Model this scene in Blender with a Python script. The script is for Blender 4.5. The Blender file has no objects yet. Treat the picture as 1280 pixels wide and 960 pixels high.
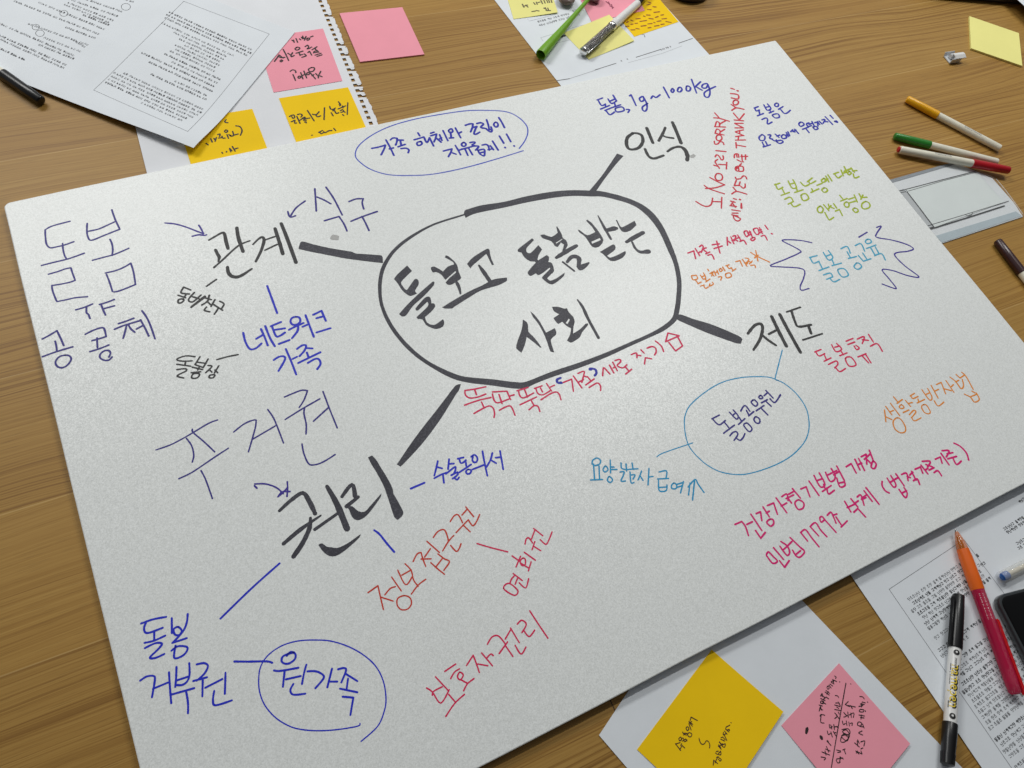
import bpy, bmesh, math, random
from mathutils import Vector, Matrix, noise
from mathutils.geometry import tessellate_polygon
random.seed(7)
S = bpy.context.scene
C = S.collection
PI = math.pi

# ---------------------------------------------------------------- camera
# the pose was solved from the four edges of the 90 x 60 cm foam board (photo 1280 x 960, board frame: x along
# the long edge, y away from the photographer, z up); the board itself rests on papers and tilts up to the right
RB = Matrix(((0.8930542489198233, -0.4219649413007738, 0.15620402299279562),
             (-0.3100765556861832, -0.8287228765609647, -0.4659087072332233),
             (0.3260469875645113, 0.36764654516937134, -0.8709359217086485)))
CB = Vector((-0.31670354550990054, -0.28847388137312086, 0.6094758705386516))
FOC = 966.67
TILT = math.radians(0.5)
BOARD = Matrix.Translation((0, 0, 0.0102)) @ Matrix.Rotation(-TILT, 4, 'Y')    # top face of the board in the world
RW = RB @ BOARD.to_3x3().inverted()
CW = BOARD @ CB
cam = bpy.data.objects.new('camera', bpy.data.cameras.new('camera'))
C.objects.link(cam)
M = (Matrix(((1, 0, 0), (0, -1, 0), (0, 0, -1))) @ RW).inverted().to_4x4()
M.translation = CW
cam.matrix_world = M
cam.data.sensor_width = 36
cam.data.lens = 36 * FOC / 1280
cam.data.clip_start = 0.02
cam.data.clip_end = 50
S.camera = cam

# ---------------------------------------------------------------- light: a room with rows of ceiling tubes
S.view_settings.view_transform = 'Standard'
S.view_settings.look = 'None'
S.view_settings.gamma = 1
S.view_settings.exposure = 0.44
W0 = bpy.data.worlds.new('World')
S.world = W0
W0.use_nodes = True
_t = W0.node_tree
_tc = _t.nodes.new('ShaderNodeTexCoord'); _sx = _t.nodes.new('ShaderNodeSeparateXYZ'); _rp = _t.nodes.new('ShaderNodeValToRGB'); _mr = _t.nodes.new('ShaderNodeMapRange')
_t.links.new(_tc.outputs['Generated'], _sx.inputs[0])
_t.links.new(_sx.outputs[1], _mr.inputs[0])
_mr.inputs[1].default_value = -1; _mr.inputs[2].default_value = 1
_t.links.new(_mr.outputs[0], _rp.inputs[0])
_rp.color_ramp.elements[0].color = (0.16, 0.16, 0.17, 1); _rp.color_ramp.elements[0].position = 0.30     # near side dimmed, standing in for the photographer's shading
_rp.color_ramp.elements[1].color = (1.0, 1.04, 1.07, 1); _rp.color_ramp.elements[1].position = 0.85        # far side brightened so the ambient light falls off towards the near edge
_t.links.new(_rp.outputs[0], _t.nodes['Background'].inputs[0])
_t.nodes['Background'].inputs[1].default_value = 0.24

def lamp(name, loc, sx, sy, power, col=(1, 0.995, 0.965)):
    d = bpy.data.lights.new(name, 'AREA')
    d.shape = 'RECTANGLE'
    d.size, d.size_y, d.energy, d.color = sx, sy, power, col
    o = bpy.data.objects.new(name, d)
    C.objects.link(o)
    o.location = loc
    return o
lamp('ceiling_tube', (1.15, 0.85, 1.9), 1.2, 0.06, 17)
lamp('ceiling_tube', (-0.7, 2.0, 1.95), 1.5, 0.5, 29)
lamp('ceiling_tube', (1.9, 2.3, 1.95), 1.2, 0.3, 5)

# ---------------------------------------------------------------- measuring helpers
def ray(px, py):
    return RW.transposed() @ Vector(((px - 640) / FOC, (py - 480) / FOC, 1))
def at(px, py, z=0.0):
    "the point of the horizontal plane z seen at photo pixel px, py"
    d = ray(px, py)
    return CW + d * ((z - CW.z) / d.z)
BINV = BOARD.inverted()
def on_board(px, py):
    d = RB.transposed() @ Vector(((px - 640) / FOC, (py - 480) / FOC, 1))
    p = CB + d * (-CB.z / d.z)
    return Vector((p.x, p.y))

# ---------------------------------------------------------------- materials
def lin(r, g, b):
    f = lambda c: c / 12.92 if c <= 0.04045 else ((c + 0.055) / 1.055) ** 2.4
    return (f(r / 255), f(g / 255), f(b / 255), 1)
class NT:
    def __init__(s, name):
        s.m = bpy.data.materials.new(name)
        s.m.use_nodes = True
        s.t = s.m.node_tree
        s.b = s.t.nodes['Principled BSDF']
    def n(s, kind, **k):
        nd = s.t.nodes.new(kind)
        for a, v in k.items():
            if a.startswith('i_'):
                key = a[2:]
                nd.inputs[int(key) if key.isdigit() else key].default_value = v
            else:
                setattr(nd, a, v)
        return nd
    def l(s, a, b):
        s.t.links.new(a, b)
    def math(s, op, a, b=None, c=None, clamp=False):
        nd = s.n('ShaderNodeMath', operation=op, use_clamp=clamp)
        for i, v in enumerate((a, b, c)):
            if v is None: continue
            if isinstance(v, (int, float)): nd.inputs[i].default_value = v
            else: s.l(v, nd.inputs[i])
        return nd.outputs[0]
    def mix(s, f, a, b, mode='MIX'):
        nd = s.n('ShaderNodeMix', data_type='RGBA', blend_type=mode)
        for i, v in ((0, f), (6, a), (7, b)):
            if isinstance(v, (int, float)): nd.inputs[i].default_value = v
            elif isinstance(v, tuple): nd.inputs[i].default_value = v
            else: s.l(v, nd.inputs[i])
        return nd.outputs[2]
    def ramp(s, f, *stops):
        nd = s.n('ShaderNodeValToRGB')
        e = nd.color_ramp.elements
        while len(e) < len(stops): e.new(0.5)
        for i, (p, c) in enumerate(stops):
            e[i].position = p
            e[i].color = c if isinstance(c, tuple) else (c, c, c, 1)
        s.l(f, nd.inputs[0])
        return nd.outputs[0]
    def coords(s, scale=(1, 1, 1)):
        tc = s.n('ShaderNodeTexCoord')
        mp = s.n('ShaderNodeMapping')
        mp.inputs['Scale'].default_value = scale
        s.l(tc.outputs['Object'], mp.inputs[0])
        return mp.outputs[0]
    def noise(s, vec, scale, detail=3, rough=0.5, dist=0):
        nd = s.n('ShaderNodeTexNoise', i_Scale=scale, i_Detail=detail, i_Roughness=rough, i_Distortion=dist)
        s.l(vec, nd.inputs['Vector'])
        return nd.outputs['Fac']
    def bump(s, h, strength, dist):
        nd = s.n('ShaderNodeBump', i_Strength=strength, i_Distance=dist)
        s.l(h, nd.inputs['Height'])
        s.l(nd.outputs[0], s.b.inputs['Normal'])
def plain(name, col, rough=0.5, var=0.06, scale=60, bump=0.0, spec=0.5, coat=0.0):
    t = NT(name)
    v = t.coords()
    f = t.noise(v, scale, 4, 0.6)
    a = tuple(c * (1 - var) for c in col[:3]) + (1,)
    b = tuple(min(1, c * (1 + var)) for c in col[:3]) + (1,)
    t.l(t.ramp(f, (0.3, a), (0.7, b)), t.b.inputs['Base Color'])
    t.b.inputs['Roughness'].default_value = rough
    t.b.inputs['Specular IOR Level'].default_value = spec
    t.b.inputs['Coat Weight'].default_value = coat
    if bump: t.bump(t.noise(v, scale * 12, 3), bump, 0.0003)
    return t.m
def clear(name, col, alpha, rough=0.08):
    t = NT(name)
    t.b.inputs['Base Color'].default_value = col
    t.b.inputs['Roughness'].default_value = rough
    t.b.inputs['Alpha'].default_value = alpha
    return t.m

def wood_material():
    "oak veneer laid in staves: straight fibres, bands of dark late wood, a few cathedral swirls"
    t = NT('oak veneer')
    tc = t.n('ShaderNodeTexCoord')
    mp = t.n('ShaderNodeMapping')
    mp.inputs['Rotation'].default_value = (0, 0, math.radians(1.4))
    t.l(tc.outputs['Object'], mp.inputs[0])
    sx = t.n('ShaderNodeSeparateXYZ')
    t.l(mp.outputs[0], sx.inputs[0])
    X, Y = sx.outputs[0], sx.outputs[1]
    def vec(a, b, c=None):
        cb = t.n('ShaderNodeCombineXYZ')
        for i, q in enumerate((a, b, c)):
            if q is not None: t.l(q, cb.inputs[i])
        return cb.outputs[0]
    mul = lambda a, b: t.math('MULTIPLY', a, b)
    ROW, OFF = 0.118, 2.955
    yr = t.math('ADD', Y, OFF)
    row = t.math('FLOOR', t.math('DIVIDE', yr, ROW))
    w1 = t.n('ShaderNodeTexWhiteNoise', noise_dimensions='1D')
    t.l(row, w1.inputs['W'])
    xs = t.math('ADD', X, t.math('MULTIPLY_ADD', w1.outputs[0], 2.2, 5.0))
    col = t.math('FLOOR', t.math('DIVIDE', xs, 2.4))
    w2 = t.n('ShaderNodeTexWhiteNoise', noise_dimensions='1D')
    t.l(t.math('ADD', mul(row, 7.31), mul(col, 3.17)), w2.inputs['W'])
    pid = mul(w2.outputs[0], 40)
    warp = t.noise(vec(mul(X, 2.0), mul(Y, 7.0), pid), 1.0, 2, 0.5)
    warp2 = t.noise(vec(mul(X, 12.0), mul(Y, 60.0), pid), 1.0, 2, 0.5)
    yy = t.math('ADD', Y, t.math('ADD', mul(warp, 0.05), mul(warp2, 0.0018)))
    # late wood bands: thin dark lines of uneven spacing, in some zones only
    band = t.noise(vec(mul(X, 1.1), mul(yy, 420.0), pid), 1.0, 2, 0.45)
    line = t.ramp(band, (0.50, 0.0), (0.60, 1.0), (0.68, 0.25))
    line2 = t.noise(vec(mul(X, 3.2), mul(yy, 900.0), pid), 1.0, 3, 0.6)
    zone = t.noise(vec(mul(X, 2.2), mul(Y, 11.0), pid), 1.0, 2, 0.5)
    amp = t.ramp(zone, (0.40, 0.12), (0.60, 1.0))
    fib = t.noise(vec(mul(X, 9.0), mul(yy, 1100.0), pid), 1.0, 3, 0.6)
    pore = t.noise(vec(mul(X, 38.0), mul(Y, 1700.0), pid), 1.0, 2, 0.5)
    big = t.noise(vec(mul(X, 1.6), mul(Y, 9.0), pid), 1.0, 2, 0.5)
    g = t.math('ADD', mul(mul(line, amp), 0.25), t.math('ADD', mul(line2, 0.30), t.math('ADD', mul(fib, 0.30), mul(big, 0.16))))
    c = t.ramp(g, (0.22, lin(186, 150, 84)), (0.42, lin(166, 128, 64)), (0.60, lin(140, 102, 45)), (0.90, lin(104, 73, 30)))
    c = t.mix(t.ramp(pore, (0.60, 0.0), (0.72, 0.4)), c, lin(100, 72, 34))
    tint = t.ramp(w2.outputs[0], (0.0, lin(244, 237, 224)), (0.5, lin(250, 246, 236)), (1.0, lin(255, 248, 226)))
    c = t.mix(0.85, c, tint, 'MULTIPLY')
    fr = t.math('FRACT', t.math('DIVIDE', yr, ROW))
    dd = mul(t.math('MINIMUM', fr, t.math('SUBTRACT', 1.0, fr)), ROW)
    c = t.mix(mul(t.math('LESS_THAN', dd, 0.0005), 0.3), c, lin(222, 190, 128))
    # the one butt joint in sight, near the lower edge of the board
    jx = t.math('LESS_THAN', t.math('ABSOLUTE', t.math('ADD', X, 0.1235)), 0.0005)
    jy = mul(t.math('LESS_THAN', Y, -0.27), t.math('GREATER_THAN', Y, -0.345))
    c = t.mix(mul(mul(jx, jy), 0.85), c, lin(52, 34, 18))
    t.l(c, t.b.inputs['Base Color'])
    t.b.inputs['Roughness'].default_value = 0.48
    t.b.inputs['Specular IOR Level'].default_value = 0.35
    t.bump(t.math('ADD', mul(fib, 0.6), mul(pore, -0.5)), 0.22, 0.0003)
    return t.m

def foam_material():
    "white expanded foam: fine beads, each tilted a little, under a pearly film"
    t = NT('white foam')
    v = t.coords()
    vo = t.n('ShaderNodeTexVoronoi', i_Scale=1150)
    t.l(v, vo.inputs['Vector'])
    vo2 = t.n('ShaderNodeTexVoronoi', i_Scale=1250)
    t.l(v, vo2.inputs['Vector'])
    sep = t.n('ShaderNodeSeparateColor')
    t.l(vo2.outputs['Color'], sep.inputs[0])
    mid = t.noise(v, 700, 3, 0.7)
    f = t.math('ADD', t.math('MULTIPLY', sep.outputs[0], 0.7), t.math('MULTIPLY', mid, 0.3))
    c = t.ramp(f, (0.1, lin(226, 229, 227)), (0.5, lin(237, 240, 238)), (0.9, lin(246, 249, 248)))
    t.l(c, t.b.inputs['Base Color'])
    sub = t.n('ShaderNodeVectorMath', operation='SUBTRACT')
    t.l(vo.outputs['Color'], sub.inputs[0])
    sub.inputs[1].default_value = (0.5, 0.5, 0.5)
    sc = t.n('ShaderNodeVectorMath', operation='SCALE')
    t.l(sub.outputs[0], sc.inputs[0])
    sc.inputs['Scale'].default_value = 0.12
    ge = t.n('ShaderNodeNewGeometry')
    ad = t.n('ShaderNodeVectorMath', operation='ADD')
    t.l(ge.outputs['Normal'], ad.inputs[0]); t.l(sc.outputs[0], ad.inputs[1])
    nm = t.n('ShaderNodeVectorMath', operation='NORMALIZE')
    t.l(ad.outputs[0], nm.inputs[0])
    t.l(nm.outputs[0], t.b.inputs['Normal'])
    t.b.inputs['Roughness'].default_value = 0.34
    t.b.inputs['Specular IOR Level'].default_value = 0.5
    return t.m

def ink_material(name, col, dry=0.25, lighter=None, scale=500, rough=0.5):
    "felt pen on foam: the pigment breaks up over the beads and streaks along the nib"
    t = NT(name)
    v = t.coords()
    f = t.noise(v, scale, 2, 0.6)
    g = t.noise(v, 45, 3, 0.6)
    lighter = lighter or tuple(c * 0.55 + 0.32 for c in col[:3]) + (1,)
    k = t.math('ADD', t.math('MULTIPLY', f, 0.65), t.math('MULTIPLY', g, 0.35))
    m = t.math('MULTIPLY', t.ramp(k, (0.48, 0.0), (0.74, 1.0)), dry * 0.3)
    t.l(t.mix(m, col, lighter), t.b.inputs['Base Color'])
    t.b.inputs['Roughness'].default_value = rough
    t.b.inputs['Specular IOR Level'].default_value = 0.4
    return t.m
def paper(name, col, rough=0.75, var=0.025):
    return plain(name, col, rough, var, 25, 0.12, 0.25)

INKS = {
 'navy': ink_material('navy pen', lin(40, 30, 132), 0.3), 'violet': ink_material('violet pen', lin(50, 30, 146), 0.3),
 'blue': ink_material('blue felt pen', lin(18, 36, 200), 0.3), 'ink': ink_material('blue pen', lin(22, 32, 172), 0.3),
 'oval': ink_material('light blue pen', lin(56, 80, 196), 0.5), 'black': ink_material('black marker', lin(36, 36, 38), 2.2, lin(86, 86, 88), 560),
 'brush': ink_material('dark brush marker', lin(50, 50, 60), 2.6, lin(104, 104, 114), 620), 'smudge': ink_material('ink smudge', lin(178, 178, 176), 0.7, lin(225, 225, 222)),
 'red': ink_material('red pen', lin(212, 22, 54), 0.35), 'lime': ink_material('lime pen', lin(168, 186, 0), 0.35),
 'crimson': ink_material('crimson pen', lin(222, 6, 84), 0.35), 'magenta': ink_material('magenta pen', lin(224, 0, 118), 0.35),
 'orange': ink_material('orange pen', lin(238, 134, 6), 0.35), 'tan': ink_material('pale orange pen', lin(236, 144, 48), 0.35),
 'teal': ink_material('pale teal pen', lin(70, 172, 206), 0.35), 'aqua': ink_material('aqua pen', lin(16, 152, 202), 0.35),
 'rust': ink_material('rust pen', lin(206, 52, 26), 0.35)}
M_WOOD = wood_material()
M_FOAM = foam_material()
M_PAPER = paper('office paper', lin(230, 235, 240))
M_PAPER2 = paper('sketch paper', lin(232, 234, 238))
M_PINK = paper('pink note paper', lin(248, 162, 178), 0.7)
M_YELLOW = paper('yellow note paper', lin(252, 208, 0), 0.7)
M_PALE = paper('pale yellow note paper', lin(244, 238, 150), 0.7)
M_PRINT = plain('toner', lin(62, 62, 66), 0.7, 0.1)
M_PRINTG = plain('grey toner', lin(128, 130, 134), 0.7, 0.1)
M_PEN = plain('note pen ink', lin(34, 20, 22), 0.6, 0.1)
M_PENG = plain('grey pencil', lin(108, 100, 74), 0.7, 0.1)
M_PENR = plain('rust brown pen ink', lin(158, 84, 20), 0.7, 0.1)
M_BLACK = plain('black plastic', lin(14, 14, 16), 0.3, 0.15, 300, 0.05)
M_IVORY = plain('ivory plastic', lin(236, 232, 214), 0.25, 0.03, 120, 0, 0.5)
M_WHITE = plain('white plastic', lin(232, 232, 230), 0.3, 0.02, 100)
M_CHROME = NT('chrome').m
M_CHROME.node_tree.nodes['Principled BSDF'].inputs['Metallic'].default_value = 1
M_CHROME.node_tree.nodes['Principled BSDF'].inputs['Roughness'].default_value = 0.16
M_CHROME.node_tree.nodes['Principled BSDF'].inputs['Base Color'].default_value = (0.7, 0.7, 0.68, 1)

# ---------------------------------------------------------------- objects
def obj(name, bm_or_me, mat, parent=None, smooth=False):
    if isinstance(bm_or_me, bmesh.types.BMesh):
        me = bpy.data.meshes.new(name)
        bm_or_me.to_mesh(me)
        bm_or_me.free()
    else:
        me = bm_or_me
    for m in (mat if isinstance(mat, list) else [mat]): me.materials.append(m)
    if smooth:
        for p in me.polygons: p.use_smooth = True
        me.set_sharp_from_angle(angle=math.radians(40))
    o = bpy.data.objects.new(name, me)
    C.objects.link(o)
    if parent: o.parent = parent
    return o
def tag(o, label, cat, group=None):
    o['label'] = label; o['category'] = cat
    if group: o['group'] = group
    return o
def thing(name, label, cat, loc=(0, 0, 0), rz=0.0, group=None):
    o = bpy.data.objects.new(name, None)
    o.empty_display_size = 0.02
    C.objects.link(o)
    o.location = loc
    o.rotation_euler = (0, 0, rz)
    return tag(o, label, cat, group)

# ---------------------------------------------------------------- pen strokes as thin ribbons of ink
def parse(text):
    "strokes -> list of ('poly', [loops]) or ('line', [(x, y, w or None)])"
    out = []
    for st in text.split(';'):
        st = st.strip()
        if not st: continue
        if st[0] == 'P':
            out.append(('poly', [[tuple(float(c) for c in p.split(',')[:2]) for p in lp.split()] for lp in st[1:].split('|')]))
            continue
        cur = []
        for p in st.split():
            corner = p.endswith('!')
            v = [float(c) for c in p.rstrip('!').split(',')]
            cur.append((v[0], v[1], v[2] if len(v) > 2 else None))
            if corner:
                out.append(('line', cur)); cur = [cur[-1]]
        if len(cur) > 1: out.append(('line', cur))
    return out
def smooth_path(pts, sub=5):
    if len(pts) < 3: return pts
    closed = abs(pts[0][0] - pts[-1][0]) + abs(pts[0][1] - pts[-1][1]) < 1e-6
    res = []
    n = len(pts)
    for i in range(n - 1):
        p1, p2 = pts[i], pts[i + 1]
        p0 = pts[i - 1] if i else (pts[-2] if closed else p1)
        p3 = pts[i + 2] if i + 2 < n else (pts[1] if closed else p2)
        for k in range(sub):
            t = k / sub
            res.append(tuple(0.5 * (2 * b + (c - a) * t + (2 * a - 5 * b + 4 * c - d) * t * t + (3 * b - a - 3 * c + d) * t ** 3) for a, b, c, d in zip(p0, p1, p2, p3)))
    res.append(pts[-1])
    return res
LAY = [0]
def lay(base):
    LAY[0] = (LAY[0] + 1) % 40
    return base + LAY[0] * 2.5e-6
def ribbon(bm, pts, z, vary=0.1):
    "pts: (x, y, width) in metres"
    n = len(pts)
    nor = []
    for i in range(n):
        a, b = pts[max(0, i - 1)], pts[min(n - 1, i + 1)]
        d = Vector((b[0] - a[0], b[1] - a[1]))
        d = d.normalized() if d.length > 1e-9 else Vector((1, 0))
        nor.append(Vector((-d.y, d.x)))
    ph = random.random() * 50
    L, R = [], []
    acc = 0
    for i, (x, y, w) in enumerate(pts):
        if i: acc += math.hypot(x - pts[i - 1][0], y - pts[i - 1][1])
        h = 0.5 * w * (1 + vary * noise.noise((acc * 300 + ph, ph, 0)) * 2)
        L.append(bm.verts.new((x + nor[i].x * h, y + nor[i].y * h, z)))
        R.append(bm.verts.new((x - nor[i].x * h, y - nor[i].y * h, z)))
    for i in range(n - 1):
        bm.faces.new((R[i], R[i + 1], L[i + 1], L[i]))
    for i, s in ((0, 1), (n - 1, -1)):                       # round ends
        x, y, w = pts[i]
        t = Vector((nor[i].y, -nor[i].x)) * -s
        h = 0.5 * w
        arc = [bm.verts.new((x + nor[i].x * h * math.cos(a) + t.x * h * math.sin(a), y + nor[i].y * h * math.cos(a) + t.y * h * math.sin(a), z)) for a in (PI / 4, PI / 2, 3 * PI / 4)]
        lp = [L[i]] + arc + [R[i]]
        f = bm.faces.new(lp)
        f.normal_update()
        if f.normal.z < 0: f.normal_flip()
def rough_loop(lp, amp):
    "subdivide an outline and give it the slightly ragged edge of a felt nib"
    out = []
    n = len(lp)
    for i in range(n):
        a, b, c, d = lp[i - 1], lp[i], lp[(i + 1) % n], lp[(i + 2) % n]
        m = max(2, int(math.hypot(c[0] - b[0], c[1] - b[1]) / (amp * 6)))
        m = min(m, 12)
        sharp = lambda p, q, r: (q[0] - p[0]) * (r[0] - q[0]) + (q[1] - p[1]) * (r[1] - q[1]) < 0.35 * math.hypot(q[0] - p[0], q[1] - p[1]) * math.hypot(r[0] - q[0], r[1] - q[1])
        sb, sc_ = sharp(a, b, c), sharp(b, c, d)
        k1 = (0, 0) if sb else ((c[0] - a[0]) / 6, (c[1] - a[1]) / 6)
        k2 = (0, 0) if sc_ else ((d[0] - b[0]) / 6, (d[1] - b[1]) / 6)
        ln = math.hypot(c[0] - b[0], c[1] - b[1])
        for k in (k1, k2): pass
        cl = lambda k: (k if math.hypot(*k) < ln * 0.4 else (k[0] * ln * 0.4 / math.hypot(*k), k[1] * ln * 0.4 / math.hypot(*k)))
        k1, k2 = cl(k1), cl(k2)
        p1 = (b[0] + k1[0], b[1] + k1[1]) if not sb else (b[0] + (c[0] - b[0]) / 3, b[1] + (c[1] - b[1]) / 3)
        p2 = (c[0] - k2[0], c[1] - k2[1]) if not sc_ else (c[0] - (c[0] - b[0]) / 3, c[1] - (c[1] - b[1]) / 3)
        for j in range(m):
            t = j / m; u = 1 - t
            x = u ** 3 * b[0] + 3 * u * u * t * p1[0] + 3 * u * t * t * p2[0] + t ** 3 * c[0]
            y = u ** 3 * b[1] + 3 * u * u * t * p1[1] + 3 * u * t * t * p2[1] + t ** 3 * c[1]
            q = noise.noise((x * 0.9 / amp, y * 0.9 / amp, 3)) * amp * 0.35
            out.append((x + q, y - q * 0.7))
    return out
def draw(bm, crop, width, fn, base, scale_at):
    "ink strokes measured in a crop of the photo, laid on the plane fn(px, py) -> (x, y)"
    x0, y0, s, text = crop
    for kind, data in parse(text):
        if kind == 'poly':
            loops = [[fn(x0 + x / s, y0 + y / s) for x, y in rough_loop(lp, 0.55 * s)] for lp in data]
            z = lay(base)
            flat = [Vector((p[0], p[1], z)) for lp in loops for p in lp]
            vs = [bm.verts.new(p) for p in flat]
            for tri in tessellate_polygon([[Vector((p[0], p[1], 0)) for p in lp] for lp in loops]):
                try: f = bm.faces.new([vs[i] for i in tri])
                except ValueError: continue
                f.normal_update()
                if f.normal.z < 0: f.normal_flip()
            continue
        ws = [(w * 1.1 if w is not None else width * s * 1.24) for _, _, w in data]
        pts = smooth_path([(x, y, w) for (x, y, _), w in zip(data, ws)])
        res = []
        for x, y, w in pts:
            px, py = x0 + x / s, y0 + y / s
            p = fn(px, py)
            res.append((p[0], p[1], w / s * scale_at(px, py)))
        ribbon(bm, res, lay(base))
def local_scale(fn):
    def g(px, py):
        a, b, c = fn(px, py), fn(px + 1, py), fn(px, py + 1)
        return math.sqrt(abs((b[0] - a[0]) * (c[1] - a[1]) - (b[1] - a[1]) * (c[0] - a[0])))
    return g
BSCALE = local_scale(on_board)
def plane_fn(z, inv=None):
    if inv is None:
        return lambda px, py: (lambda p: (p.x, p.y))(at(px, py, z))
    return lambda px, py: (lambda p: (p.x, p.y))(inv @ at(px, py, z))
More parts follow.
